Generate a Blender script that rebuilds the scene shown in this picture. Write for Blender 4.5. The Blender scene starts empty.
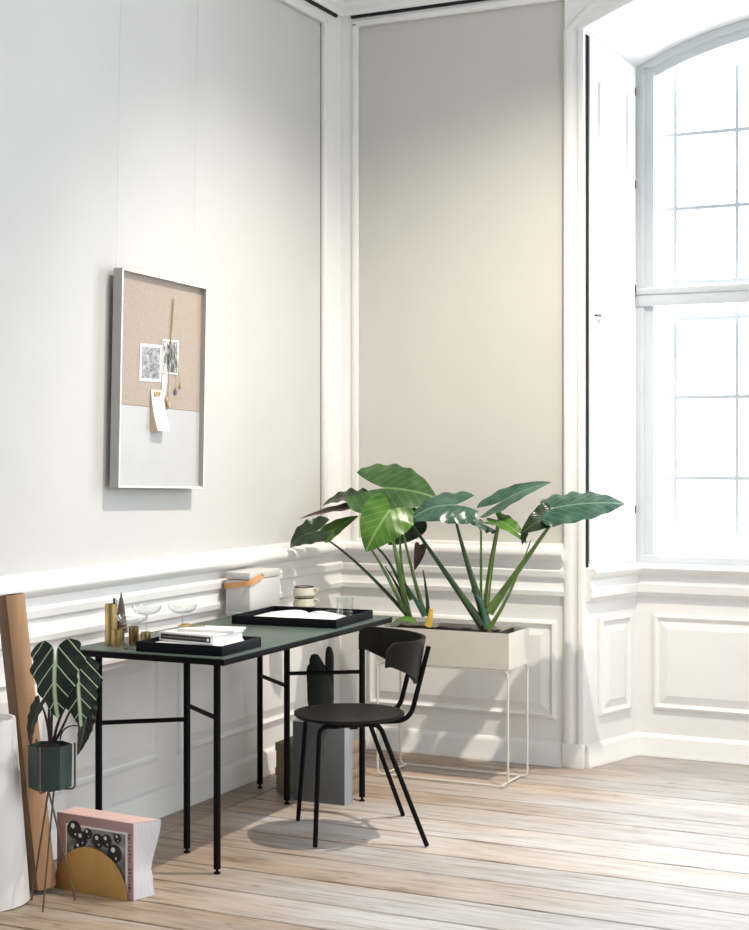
import bpy, bmesh, math, random
from mathutils import Vector, Matrix, Euler
random.seed(7)
PI = math.pi
scene = bpy.context.scene
COL = scene.collection

# ------------------------------------------------------------------ camera numbers
F, U0, V0, CH = 1523.5, 374.5, 446.0, 1.43
YAW = math.atan(733.5 / F)
CAM = Vector((3.3172, -6.5033, CH))
DV = Vector((-math.sin(YAW), math.cos(YAW), 0))      # view direction
RV = Vector((math.cos(YAW), math.sin(YAW), 0))       # right of the view
ZV = Vector((0, 0, 1))
def _ray(u, v): return DV + RV * ((u - U0) / F) - ZV * ((v - V0) / F)
def aty(u, v, y):
    r = _ray(u, v); return CAM + r * ((y - CAM.y) / r.y)
def atx(u, v, x):
    r = _ray(u, v); return CAM + r * ((x - CAM.x) / r.x)
def atz(u, v, z=0.0):
    r = _ray(u, v); return CAM + r * ((z - CAM.z) / r.z)
def NV(r, u, t): return (RV * r + ZV * u - DV * t).normalized()

# ------------------------------------------------------------------ materials
MATS = {}
def mat(name, color=(.8, .8, .8), rough=.5, metal=0.0, noise=0.0, nscale=8.0, bump=0.0, bscale=60.0,
        trans=0.0, ior=1.45, spec=.5, stretch=None, coat=0.0):
    m = bpy.data.materials.new(name); m.use_nodes = True
    nt = m.node_tree; b = nt.nodes['Principled BSDF']
    b.inputs['Base Color'].default_value = (*color, 1)
    b.inputs['Roughness'].default_value = rough
    b.inputs['Metallic'].default_value = metal
    b.inputs['IOR'].default_value = ior
    b.inputs['Specular IOR Level'].default_value = spec
    if trans: b.inputs['Transmission Weight'].default_value = trans
    if coat: b.inputs['Coat Weight'].default_value = coat
    tc = nt.nodes.new('ShaderNodeTexCoord')
    src = tc.outputs['Object']
    if stretch:
        mp = nt.nodes.new('ShaderNodeMapping'); mp.inputs['Scale'].default_value = stretch
        nt.links.new(src, mp.inputs['Vector']); src = mp.outputs['Vector']
    if noise:
        n = nt.nodes.new('ShaderNodeTexNoise'); n.inputs['Scale'].default_value = nscale
        n.inputs['Detail'].default_value = 5
        nt.links.new(src, n.inputs['Vector'])
        r = nt.nodes.new('ShaderNodeValToRGB')
        r.color_ramp.elements[0].position = .3; r.color_ramp.elements[1].position = .7
        r.color_ramp.elements[0].color = (*[max(0, c * (1 - noise)) for c in color], 1)
        r.color_ramp.elements[1].color = (*[min(1, c * (1 + noise)) for c in color], 1)
        nt.links.new(n.outputs['Fac'], r.inputs['Fac'])
        nt.links.new(r.outputs['Color'], b.inputs['Base Color'])
    if bump:
        n2 = nt.nodes.new('ShaderNodeTexNoise'); n2.inputs['Scale'].default_value = bscale
        n2.inputs['Detail'].default_value = 3
        nt.links.new(src, n2.inputs['Vector'])
        bp = nt.nodes.new('ShaderNodeBump'); bp.inputs['Strength'].default_value = bump
        bp.inputs['Distance'].default_value = .004
        nt.links.new(n2.outputs['Fac'], bp.inputs['Height'])
        nt.links.new(bp.outputs['Normal'], b.inputs['Normal'])
    MATS[name] = m
    return m

M_TRIM = mat('white_gloss_paint', (.86, .855, .84), .38, noise=.02, nscale=3, bump=.06, bscale=25)
M_PANEL = mat('greige_wall_paint', (.60, .585, .545), .75, noise=.02, nscale=2.5, bump=.05, bscale=180)
M_PANEL_L = mat('greige_wall_paint_lit', (.61, .608, .595), .75, noise=.02, nscale=2.5, bump=.05, bscale=180)  # same paint as the back wall, whitened for the window light on it
M_CEIL = mat('ceiling_paint', (.85, .85, .84), .8, noise=.01)
M_DARK = mat('dark_gap', (.015, .015, .016), .9, noise=.1)
M_BLACK = mat('black_powder_coat', (.004, .004, .0045), .5, noise=.15, nscale=40, spec=.12)
M_CHAIR = mat('black_stained_ash', (.007, .0066, .0062), .42, spec=.20, noise=.35, nscale=6, stretch=(1, 14, 1), bump=.08, bscale=60)
M_LINO = mat('green_black_linoleum', (.066, .098, .082), .40, noise=.08, nscale=30)
M_TRAYW = mat('black_wood_tray', (.005, .006, .009), .6, spec=.14, noise=.2, nscale=20)
M_BRASS = mat('brushed_brass', (.50, .37, .16), .33, 1.0, noise=.15, nscale=12, stretch=(1, 1, .1))
M_BRASSP = mat('satin_brass_plate', (.62, .40, .15), .45, .85, noise=.18, nscale=9, stretch=(1, 1, .15))
M_OLD = mat('dark_steel_wire', (.16, .12, .09), .4, .8, noise=.2, nscale=20)
M_CREAMMETAL = mat('light_grey_metal', (.66, .62, .55), .5, noise=.02)
M_CREAMWIRE = mat('light_grey_wire', (.70, .665, .60), .45, noise=.02)
M_SOIL = mat('potting_soil', (.012, .009, .007), .95, noise=.6, nscale=60, bump=.8, bscale=90)
M_POT = mat('dark_green_metal', (.028, .050, .046), .5, noise=.08, nscale=20)
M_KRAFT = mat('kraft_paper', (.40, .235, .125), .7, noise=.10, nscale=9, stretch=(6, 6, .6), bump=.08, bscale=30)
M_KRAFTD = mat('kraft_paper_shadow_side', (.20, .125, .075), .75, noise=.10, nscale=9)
M_PAPER = mat('white_paper', (.83, .82, .81), .7, noise=.02, nscale=6, bump=.15, bscale=14)
M_PAGES = mat('paper_page_edges', (.66, .66, .70), .8, noise=.10, nscale=30, stretch=(14, 14, .4))
M_PINK = mat('dusty_pink_card', (.44, .285, .285), .6, noise=.04, nscale=10)
M_PINKTOP = mat('pale_pink_page_tops', (.74, .52, .47), .7, noise=.05, nscale=20)
M_INK = mat('dark_ink', (.03, .025, .03), .7, noise=.1)
M_GREYBOX = mat('grey_paper_board', (.135, .145, .15), .7, noise=.05, nscale=30)
M_STONEBOX = mat('pale_grey_metal_box', (.60, .59, .575), .5, noise=.03)
M_BEIGEBOX = mat('beige_card_box', (.30, .235, .165), .75, noise=.06, nscale=16)
M_LEATHER = mat('tan_leather', (.66, .33, .12), .5, noise=.15, nscale=14, bump=.1, bscale=60)
M_CERAM = mat('cream_stoneware', (.62, .60, .48), .3, noise=.05, nscale=20)
M_CERAMD = mat('dark_glaze_rim', (.03, .03, .025), .3, noise=.1)
M_CACTUS = mat('black_green_cactus', (.009, .012, .008), .55, noise=.3, nscale=40, bump=.5, bscale=70)
M_FRAME = mat('grey_painted_steel_frame', (.42, .405, .38), .5, noise=.03)
M_FRAMEEDGE = mat('white_frame_edge', (.80, .79, .77), .45, noise=.02)
M_BOARDMETAL = mat('pale_grey_steel_sheet', (.50, .505, .51), .42, noise=.02)
M_CONE = mat('brown_cone', (.115, .075, .062), .7, noise=.3, nscale=40, bump=.3, bscale=50)
M_STRAW = mat('dried_straw_stem', (.36, .31, .14), .7, noise=.25, nscale=40)
M_SEED = mat('dried_flower_head', (.62, .47, .30), .8, noise=.2, nscale=60)
M_LAV = mat('grey_lavender_dried_flower', (.26, .25, .30), .8, noise=.2, nscale=60)
M_PINKPLASTIC = mat('natural_paper_pad', (.74, .56, .38), .7, noise=.05)
M_GREYSTRIP = mat('lavender_grey', (.60, .59, .62), .7, noise=.04)
M_STUMP = mat('yellow_cut_stem', (.78, .48, .06), .55, noise=.2, nscale=20)
M_SHEATH = mat('brown_dry_sheath', (.075, .045, .03), .75, noise=.35, nscale=30, bump=.3, bscale=50)
M_PETIOLE = mat('green_leaf_stalk', (.12, .21, .045), .45, noise=.25, nscale=10)
M_PETIOLED = mat('dark_green_leaf_stalk', (.030, .062, .022), .45, noise=.3, nscale=10)
M_PETIOLET = mat('blue_green_stalk', (.05, .14, .095), .45, noise=.2, nscale=10)
M_PETRED = mat('dark_red_leaf_stalk', (.035, .014, .012), .45, noise=.3, nscale=20)
M_STEELROD = mat('brushed_steel_pin', (.4, .4, .4), .3, 1.0, noise=.05)
M_KNOB = mat('dark_iron_knob', (.06, .055, .05), .4, .8, noise=.1)
M_WIRE = mat('hanging_wire', (.62, .62, .60), .4, .3, noise=.05)
M_CHARCOAL = mat('charcoal_handle', (.02, .02, .021), .5, noise=.1)

def glass_mat(name, tint=(.97, .985, .98), amount=.08, rough=.02):
    m = bpy.data.materials.new(name); m.use_nodes = True
    nt = m.node_tree; nt.nodes.clear()
    out = nt.nodes.new('ShaderNodeOutputMaterial')
    mx = nt.nodes.new('ShaderNodeMixShader'); tr = nt.nodes.new('ShaderNodeBsdfTransparent')
    gl = nt.nodes.new('ShaderNodeBsdfGlossy'); lw = nt.nodes.new('ShaderNodeLayerWeight'); pw_ = nt.nodes.new('ShaderNodeMath'); pw_.operation = 'POWER'; pw_.inputs[1].default_value = 3.0; ml_ = nt.nodes.new('ShaderNodeMath'); ml_.operation = 'MULTIPLY_ADD'; ml_.inputs[1].default_value = .55; ml_.inputs[2].default_value = amount * .5
    tc = nt.nodes.new('ShaderNodeTexCoord'); nz = nt.nodes.new('ShaderNodeTexNoise'); nz.inputs['Scale'].default_value = 2
    rg = nt.nodes.new('ShaderNodeMapRange'); rg.inputs['To Min'].default_value = rough; rg.inputs['To Max'].default_value = rough + .02
    nt.links.new(tc.outputs['Object'], nz.inputs['Vector']); nt.links.new(nz.outputs['Fac'], rg.inputs['Value'])
    nt.links.new(rg.outputs['Result'], gl.inputs['Roughness'])
    tr.inputs['Color'].default_value = (*tint, 1)
    lw.inputs['Blend'].default_value = .5
    nt.links.new(lw.outputs['Facing'], pw_.inputs[0]); nt.links.new(pw_.outputs[0], ml_.inputs[0]); nt.links.new(ml_.outputs[0], mx.inputs['Fac'])
    nt.links.new(tr.outputs['BSDF'], mx.inputs[1]); nt.links.new(gl.outputs['BSDF'], mx.inputs[2])
    nt.links.new(mx.outputs['Shader'], out.inputs['Surface'])
    return m
M_PANE = glass_mat('window_glass', (1, 1, 1), .08)
M_GLASS = glass_mat('drinking_glass', (.95, .965, .96), .12)

def floor_mat():
    m = bpy.data.materials.new('whitewashed_pine'); m.use_nodes = True
    nt = m.node_tree; N = nt.nodes; L = nt.links; b = N['Principled BSDF']
    tc = N.new('ShaderNodeTexCoord'); at = N.new('ShaderNodeAttribute'); at.attribute_name = 'plank'
    mp = N.new('ShaderNodeMapping'); mp.inputs['Scale'].default_value = (1.6, 11, 1)
    cx = N.new('ShaderNodeCombineXYZ')
    mul = N.new('ShaderNodeMath'); mul.operation = 'MULTIPLY'; mul.inputs[1].default_value = 37.0
    L.new(at.outputs['Fac'], mul.inputs[0]); L.new(mul.outputs[0], cx.inputs[0]); L.new(mul.outputs[0], cx.inputs[2])
    add = N.new('ShaderNodeVectorMath'); add.operation = 'ADD'
    L.new(tc.outputs['Object'], add.inputs[0]); L.new(cx.outputs[0], add.inputs[1])
    L.new(add.outputs[0], mp.inputs['Vector'])
    grain = N.new('ShaderNodeTexNoise'); grain.inputs['Scale'].default_value = 2.6; grain.inputs['Detail'].default_value = 8
    grain.inputs['Roughness'].default_value = .65
    L.new(mp.outputs['Vector'], grain.inputs['Vector'])
    r1 = N.new('ShaderNodeValToRGB'); e = r1.color_ramp.elements
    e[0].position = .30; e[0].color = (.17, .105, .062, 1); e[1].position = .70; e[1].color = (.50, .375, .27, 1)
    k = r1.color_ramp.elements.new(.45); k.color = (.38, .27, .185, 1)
    L.new(grain.outputs['Fac'], r1.inputs['Fac'])
    # whitewash patches plus painted light: warm lamp tone left, cool window tone right
    big = N.new('ShaderNodeTexNoise'); big.inputs['Scale'].default_value = 1.1; big.inputs['Detail'].default_value = 6
    mp2 = N.new('ShaderNodeMapping'); mp2.inputs['Scale'].default_value = (.8, 3.0, 1)
    L.new(add.outputs[0], mp2.inputs['Vector']); L.new(mp2.outputs['Vector'], big.inputs['Vector'])
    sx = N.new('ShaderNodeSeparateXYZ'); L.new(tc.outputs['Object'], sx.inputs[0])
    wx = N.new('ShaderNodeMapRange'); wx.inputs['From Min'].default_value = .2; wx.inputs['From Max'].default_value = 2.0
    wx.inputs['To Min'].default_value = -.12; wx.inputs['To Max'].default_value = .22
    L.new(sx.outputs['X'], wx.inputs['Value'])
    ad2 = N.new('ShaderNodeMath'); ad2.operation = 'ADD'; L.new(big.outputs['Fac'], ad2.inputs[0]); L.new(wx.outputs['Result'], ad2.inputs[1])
    r2 = N.new('ShaderNodeValToRGB'); r2.color_ramp.elements[0].position = .36; r2.color_ramp.elements[1].position = .72
    r2.color_ramp.elements[0].color = (.08, .08, .08, 1); r2.color_ramp.elements[1].color = (.92, .92, .92, 1)
    L.new(ad2.outputs[0], r2.inputs['Fac'])
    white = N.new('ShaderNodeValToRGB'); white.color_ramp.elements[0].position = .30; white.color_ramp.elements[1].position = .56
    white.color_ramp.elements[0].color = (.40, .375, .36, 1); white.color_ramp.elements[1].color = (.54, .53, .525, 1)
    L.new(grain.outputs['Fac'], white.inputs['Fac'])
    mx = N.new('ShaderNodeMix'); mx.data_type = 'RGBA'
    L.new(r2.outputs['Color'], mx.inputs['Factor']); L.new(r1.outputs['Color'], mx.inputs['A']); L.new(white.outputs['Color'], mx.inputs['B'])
    # tone of each board
    tone = N.new('ShaderNodeMapRange'); tone.inputs['To Min'].default_value = .84; tone.inputs['To Max'].default_value = 1.12
    L.new(at.outputs['Fac'], tone.inputs['Value'])
    mt = N.new('ShaderNodeVectorMath'); mt.operation = 'SCALE'
    L.new(mx.outputs['Result'], mt.inputs[0]); L.new(tone.outputs['Result'], mt.inputs['Scale'])
    # knots
    vo = N.new('ShaderNodeTexVoronoi'); vo.inputs['Scale'].default_value = 3.4
    mp3 = N.new('ShaderNodeMapping'); mp3.inputs['Scale'].default_value = (1, 2.2, 1)
    L.new(add.outputs[0], mp3.inputs['Vector']); L.new(mp3.outputs['Vector'], vo.inputs['Vector'])
    kr = N.new('ShaderNodeValToRGB'); kr.color_ramp.elements[0].position = .035; kr.color_ramp.elements[1].position = .085
    kr.color_ramp.elements[0].color = (1, 1, 1, 1); kr.color_ramp.elements[1].color = (0, 0, 0, 1)
    L.new(vo.outputs['Distance'], kr.inputs['Fac'])
    mk = N.new('ShaderNodeMix'); mk.data_type = 'RGBA'; mk.inputs['B'].default_value = (.20, .135, .09, 1)
    kf = N.new('ShaderNodeMath'); kf.operation = 'MULTIPLY'; kf.inputs[1].default_value = .75
    L.new(kr.outputs['Color'], kf.inputs[0])
    L.new(kf.outputs[0], mk.inputs['Factor']); L.new(mt.outputs[0], mk.inputs['A'])
    # fine scratches
    sc = N.new('ShaderNodeTexNoise'); sc.inputs['Scale'].default_value = 5; sc.inputs['Detail'].default_value = 7
    mp4 = N.new('ShaderNodeMapping'); mp4.inputs['Scale'].default_value = (.7, 20, 1)
    L.new(add.outputs[0], mp4.inputs['Vector']); L.new(mp4.outputs['Vector'], sc.inputs['Vector'])
    sr = N.new('ShaderNodeValToRGB'); sr.color_ramp.elements[0].position = .33; sr.color_ramp.elements[1].position = .42
    sr.color_ramp.elements[0].color = (.58, .50, .45, 1); sr.color_ramp.elements[1].color = (1, 1, 1, 1)
    L.new(sc.outputs['Fac'], sr.inputs['Fac'])
    mm = N.new('ShaderNodeMix'); mm.data_type = 'RGBA'; mm.blend_type = 'MULTIPLY'; mm.inputs['Factor'].default_value = 1
    L.new(mk.outputs['Result'], mm.inputs['A']); L.new(sr.outputs['Color'], mm.inputs['B'])
    L.new(mm.outputs['Result'], b.inputs['Base Color'])
    b.inputs['Roughness'].default_value = .52
    bp = N.new('ShaderNodeBump'); bp.inputs['Strength'].default_value = .22; bp.inputs['Distance'].default_value = .004
    L.new(grain.outputs['Fac'], bp.inputs['Height']); L.new(bp.outputs['Normal'], b.inputs['Normal'])
    return m
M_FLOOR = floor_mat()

def leaf_mat(name, dark, light, vein, k=7.0, slope=.55, vw=.06, rough=.3, midw=.035, patch=.5):
    """u = along the midrib, v = -1..1 across; veins run from the midrib to the edge"""
    m = bpy.data.materials.new(name); m.use_nodes = True
    nt = m.node_tree; N = nt.nodes; L = nt.links; b = N['Principled BSDF']
    uv = N.new('ShaderNodeUVMap'); uv.uv_map = 'UVMap'
    sx = N.new('ShaderNodeSeparateXYZ'); L.new(uv.outputs[0], sx.inputs[0])
    ab = N.new('ShaderNodeMath'); ab.operation = 'ABSOLUTE'; L.new(sx.outputs['Y'], ab.inputs[0])
    sl = N.new('ShaderNodeMath'); sl.operation = 'MULTIPLY'; sl.inputs[1].default_value = slope; L.new(ab.outputs[0], sl.inputs[0])
    sb = N.new('ShaderNodeMath'); sb.operation = 'SUBTRACT'; L.new(sx.outputs['X'], sb.inputs[0]); L.new(sl.outputs[0], sb.inputs[1])
    km = N.new('ShaderNodeMath'); km.operation = 'MULTIPLY'; km.inputs[1].default_value = k; L.new(sb.outputs[0], km.inputs[0])
    fr = N.new('ShaderNodeMath'); fr.operation = 'PINGPONG'; fr.inputs[1].default_value = .5; L.new(km.outputs[0], fr.inputs[0])
    lt = N.new('ShaderNodeMapRange'); lt.inputs['From Min'].default_value = vw * .4; lt.inputs['From Max'].default_value = vw * 1.6
    lt.inputs['To Min'].default_value = 1; lt.inputs['To Max'].default_value = 0; L.new(fr.outputs[0], lt.inputs['Value'])
    md = N.new('ShaderNodeMapRange'); md.inputs['From Min'].default_value = midw * .6; md.inputs['From Max'].default_value = midw * 1.6
    md.inputs['To Min'].default_value = 1; md.inputs['To Max'].default_value = 0; L.new(ab.outputs[0], md.inputs['Value'])
    mxv = N.new('ShaderNodeMath'); mxv.operation = 'MAXIMUM'; L.new(lt.outputs[0], mxv.inputs[0]); L.new(md.outputs[0], mxv.inputs[1])
    tc = N.new('ShaderNodeTexCoord'); nz = N.new('ShaderNodeTexNoise'); nz.inputs['Scale'].default_value = 14; nz.inputs['Detail'].default_value = 4
    L.new(tc.outputs['Object'], nz.inputs['Vector'])
    rp = N.new('ShaderNodeValToRGB'); rp.color_ramp.elements[0].position = .5 - patch * .4; rp.color_ramp.elements[1].position = .5 + patch * .4
    rp.color_ramp.elements[0].color = (*dark, 1); rp.color_ramp.elements[1].color = (*light, 1); L.new(nz.outputs['Fac'], rp.inputs['Fac'])
    mx = N.new('ShaderNodeMix'); mx.data_type = 'RGBA'; mx.inputs['B'].default_value = (*vein, 1)
    L.new(mxv.outputs[0], mx.inputs['Factor']); L.new(rp.outputs['Color'], mx.inputs['A'])
    L.new(mx.outputs['Result'], b.inputs['Base Color'])
    b.inputs['Roughness'].default_value = rough; b.inputs['Specular IOR Level'].default_value = .32
    bp = N.new('ShaderNodeBump'); bp.inputs['Strength'].default_value = .16; bp.inputs['Distance'].default_value = .006
    L.new(fr.outputs[0], bp.inputs['Height']); L.new(bp.outputs['Normal'], b.inputs['Normal'])
    return m
M_LEAF = leaf_mat('elephant_ear_green', (.014, .048, .012), (.055, .118, .036), (.12, .20, .075), k=5.5, vw=.022)
M_LEAFB = leaf_mat('bright_green_leaf', (.030, .100, .012), (.085, .19, .030), (.19, .30, .08), k=5, vw=.025)
M_LEAFT = leaf_mat('blue_green_leaf', (.010, .050, .028), (.060, .125, .088), (.12, .20, .14), k=6, vw=.022, rough=.22)
M_LEAFD = leaf_mat('dark_green_leaf', (.008, .020, .008), (.022, .045, .016), (.05, .09, .03), k=8, vw=.03)
M_LEAFP = leaf_mat('dark_purple_leaf_underside', (.016, .010, .010), (.045, .028, .022), (.06, .045, .03), k=8, vw=.03, rough=.5)
M_POLLY = leaf_mat('arrow_leaf_with_pale_veins', (.0035, .010, .006), (.010, .022, .013), (.46, .58, .36), k=3.0, slope=.62, vw=.042, midw=.06, rough=.42)
M_POLLYD = leaf_mat('arrow_leaf_dark_back', (.010, .010, .008), (.026, .022, .02), (.10, .12, .08), k=5, vw=.03, rough=.4)

def photo_mat(name, scale, lo=.38, hi=.62, seed=0.0, stretch=(1, 1, 1), dist=1.5):
    m = bpy.data.materials.new(name); m.use_nodes = True
    nt = m.node_tree; N = nt.nodes; L = nt.links; b = N['Principled BSDF']
    tc = N.new('ShaderNodeTexCoord'); mp = N.new('ShaderNodeMapping'); mp.inputs['Scale'].default_value = stretch
    mp.inputs['Location'].default_value = (seed, seed * .7, seed * .3)
    nz = N.new('ShaderNodeTexNoise'); nz.inputs['Scale'].default_value = scale; nz.inputs['Detail'].default_value = 3; nz.inputs['Distortion'].default_value = dist
    rp = N.new('ShaderNodeValToRGB'); rp.color_ramp.elements[0].position = lo; rp.color_ramp.elements[1].position = hi
    rp.color_ramp.elements[0].color = (.03, .03, .032, 1); rp.color_ramp.elements[1].color = (.72, .72, .74, 1)
    L.new(tc.outputs['Object'], mp.inputs['Vector']); L.new(mp.outputs['Vector'], nz.inputs['Vector']); L.new(nz.outputs['Fac'], rp.inputs['Fac'])
    L.new(rp.outputs['Color'], b.inputs['Base Color']); b.inputs['Roughness'].default_value = .4
    return m
M_PHOTO1 = photo_mat('grey_photo_print', 34, .30, .85, 1.3)
M_PHOTO2 = photo_mat('contrast_photo_print', 22, .44, .66, 5.1, (1, 3, 1))
M_COVERPIC = photo_mat('cover_picture_print', 7, .35, .9, 2.2)
def linen_mat():
    m = bpy.data.materials.new('beige_linen_board'); m.use_nodes = True
    nt = m.node_tree; N = nt.nodes; L = nt.links; b = N['Principled BSDF']
    tc = N.new('ShaderNodeTexCoord'); nz = N.new('ShaderNodeTexNoise'); nz.inputs['Scale'].default_value = 330; nz.inputs['Detail'].default_value = 3
    rp = N.new('ShaderNodeValToRGB'); rp.color_ramp.elements[0].position = .35; rp.color_ramp.elements[1].position = .65
    rp.color_ramp.elements[0].color = (.36, .30, .25, 1); rp.color_ramp.elements[1].color = (.47, .40, .345, 1)
    L.new(tc.outputs['Object'], nz.inputs['Vector']); L.new(nz.outputs['Fac'], rp.inputs['Fac']); L.new(rp.outputs['Color'], b.inputs['Base Color'])
    b.inputs['Roughness'].default_value = .9
    bp = N.new('ShaderNodeBump'); bp.inputs['Strength'].default_value = .3; bp.inputs['Distance'].default_value = .002
    L.new(nz.outputs['Fac'], bp.inputs['Height']); L.new(bp.outputs['Normal'], b.inputs['Normal'])
    return m
M_LINEN = linen_mat()

# ------------------------------------------------------------------ mesh builder
WORLD = {}
def origin_of(o):
    return WORLD.get(o.name, Matrix.Identity(4))
class MB:
    def __init__(s): s.bm = bmesh.new()
    def face(s, vs):
        try: return s.bm.faces.new(vs)
        except ValueError: return None
    def poly(s, pts): return s.face([s.bm.verts.new(p) for p in pts])
    def box(s, x0, x1, y0, y1, z0, z1, M=None):
        P = [Vector(p) for p in ((x0,y0,z0),(x1,y0,z0),(x1,y1,z0),(x0,y1,z0),(x0,y0,z1),(x1,y0,z1),(x1,y1,z1),(x0,y1,z1))]
        if M is not None: P = [M @ p for p in P]
        v = [s.bm.verts.new(p) for p in P]
        for f in ((3,2,1,0),(4,5,6,7),(0,1,5,4),(1,2,6,5),(2,3,7,6),(3,0,4,7)): s.face([v[i] for i in f])
    def bbox(s, x0, x1, y0, y1, z0, z1, b=.003, M=None, seg=2):
        t = bmesh.new()
        bmesh.ops.create_cube(t, size=1)
        for v in t.verts: v.co = Vector(((x0+x1)/2 + v.co.x*(x1-x0), (y0+y1)/2 + v.co.y*(y1-y0), (z0+z1)/2 + v.co.z*(z1-z0)))
        bmesh.ops.bevel(t, geom=list(t.edges), offset=b, segments=seg, affect='EDGES', profile=.5)
        s.merge(t, M)
    def merge(s, t, M=None):
        mp = {}
        for v in t.verts: mp[v] = s.bm.verts.new(M @ v.co if M is not None else v.co)
        for f in t.faces: s.face([mp[v] for v in f.verts])
        t.free()
    def prism(s, pts, h, M=None):
        """closed outline in xy extruded 0..h along z"""
        lo = [Vector((p[0], p[1], 0)) for p in pts]; hi = [Vector((p[0], p[1], h)) for p in pts]
        if M is not None: lo = [M @ p for p in lo]; hi = [M @ p for p in hi]
        a = [s.bm.verts.new(p) for p in lo]; c = [s.bm.verts.new(p) for p in hi]; n = len(pts)
        s.face(a[::-1]); s.face(c)
        for i in range(n): s.face([a[i], a[(i+1) % n], c[(i+1) % n], c[i]])
    def tube(s, pts, r, n=10, caps=True, closed=False):
        pts = [Vector(p) for p in pts]; N = len(pts)
        rs = r if isinstance(r, (list, tuple)) else [r] * N
        rings = []; up = None
        for i, p in enumerate(pts):
            if closed: t = (pts[(i+1) % N] - pts[i-1]).normalized()
            else: t = (pts[min(i+1, N-1)] - pts[max(i-1, 0)]).normalized()
            if up is None:
                up = t.cross(Vector((0, 0, 1)))
                if up.length < .05: up = t.cross(Vector((1, 0, 0)))
                up.normalize()
            else:
                up = (up - t * up.dot(t)).normalized()
            w = t.cross(up)
            rings.append([s.bm.verts.new(p + (up * math.cos(2*PI*k/n) + w * math.sin(2*PI*k/n)) * rs[i]) for k in range(n)])
        for i in range(N if closed else N - 1):
            A, B = rings[i], rings[(i+1) % N]
            for k in range(n): s.face([A[k], A[(k+1) % n], B[(k+1) % n], B[k]])
        if caps and not closed: s.face(rings[0][::-1]); s.face(rings[-1])
    def lathe(s, prof, n=28, M=None, a0=0, a1=2*PI):
        rings = []; full = abs(a1 - a0 - 2*PI) < 1e-6; cnt = n if full else n + 1
        for (r, z) in prof:
            if r < 1e-6:
                p = Vector((0, 0, z)); rings.append([s.bm.verts.new(M @ p if M is not None else p)])
            else:
                row = []
                for k in range(cnt):
                    a = a0 + (a1 - a0) * k / n; p = Vector((r*math.cos(a), r*math.sin(a), z))
                    row.append(s.bm.verts.new(M @ p if M is not None else p))
                rings.append(row)
        for A, B in zip(rings, rings[1:]):
            for k in range(n):
                k2 = (k+1) % cnt
                if len(A) == 1 and len(B) == 1: continue
                if len(A) == 1: s.face([A[0], B[k2], B[k]])
                elif len(B) == 1: s.face([A[k], A[k2], B[0]])
                else: s.face([A[k], A[k2], B[k2], B[k]])
    def sweep(s, path, prof, cap=True):
        """path: xy points, profile (out to the right of the path, z) with mitred corners"""
        path = [Vector((p[0], p[1])) for p in path]; rows = []
        for i, p in enumerate(path):
            ds = []
            if i > 0: ds.append((path[i]-path[i-1]).normalized())
            if i < len(path)-1: ds.append((path[i+1]-path[i]).normalized())
            ns = [Vector((d.y, -d.x)) for d in ds]
            if len(ns) == 2:
                m = (ns[0]+ns[1]).normalized(); m = m / max(.2, m.dot(ns[0]))
            else: m = ns[0]
            rows.append([s.bm.verts.new((p.x + m.x*o, p.y + m.y*o, z)) for o, z in prof])
        for A, B in zip(rows, rows[1:]):
            for k in range(len(prof)-1): s.face([A[k], B[k], B[k+1], A[k+1]])
        if cap:
            s.face(rows[0][::-1]); s.face(rows[-1])
    def panel(s, o, e1, n, a0, a1, z0, z1, prof=((0,0),(.004,.012),(.016,.017),(.026,.006),(.032,.004),(.07,.016))):
        """raised panel moulding on a wall: nested rectangles, then a flat field"""
        o, e1, n = Vector(o), Vector(e1).normalized(), Vector(n).normalized(); loops = []
        for (i, h) in prof:
            loops.append([s.bm.verts.new(o + e1*a + ZV*z + n*h) for a, z in ((a0+i,z0+i),(a1-i,z0+i),(a1-i,z1-i),(a0+i,z1-i))])
        for A, B in zip(loops, loops[1:]):
            for k in range(4): s.face([A[k], A[(k+1) % 4], B[(k+1) % 4], B[k]])
        s.face(loops[-1])
    def build(s, name, m, parent=None, smooth=False, world=False, bevel=0, angle=35, uv=None):
        bm = s.bm
        if parent is not None and world:
            bm.transform(origin_of(parent).inverted())
        bmesh.ops.recalc_face_normals(bm, faces=bm.faces) if uv is None else None
        me = bpy.data.meshes.new(name); bm.to_mesh(me); bm.free()
        o = bpy.data.objects.new(name, me); COL.objects.link(o)
        if isinstance(m, (list, tuple)):
            for q in m: me.materials.append(q)
        else: me.materials.append(m)
        if parent is not None:
            o.parent = parent; WORLD[o.name] = origin_of(parent)
        if smooth:
            for p in me.polygons: p.use_smooth = True
            try: me.set_sharp_from_angle(angle=math.radians(angle))
            except Exception: pass
        if bevel:
            md = o.modifiers.new('bevel', 'BEVEL'); md.width = bevel; md.segments = 2; md.limit_method = 'ANGLE'
        return o

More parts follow.
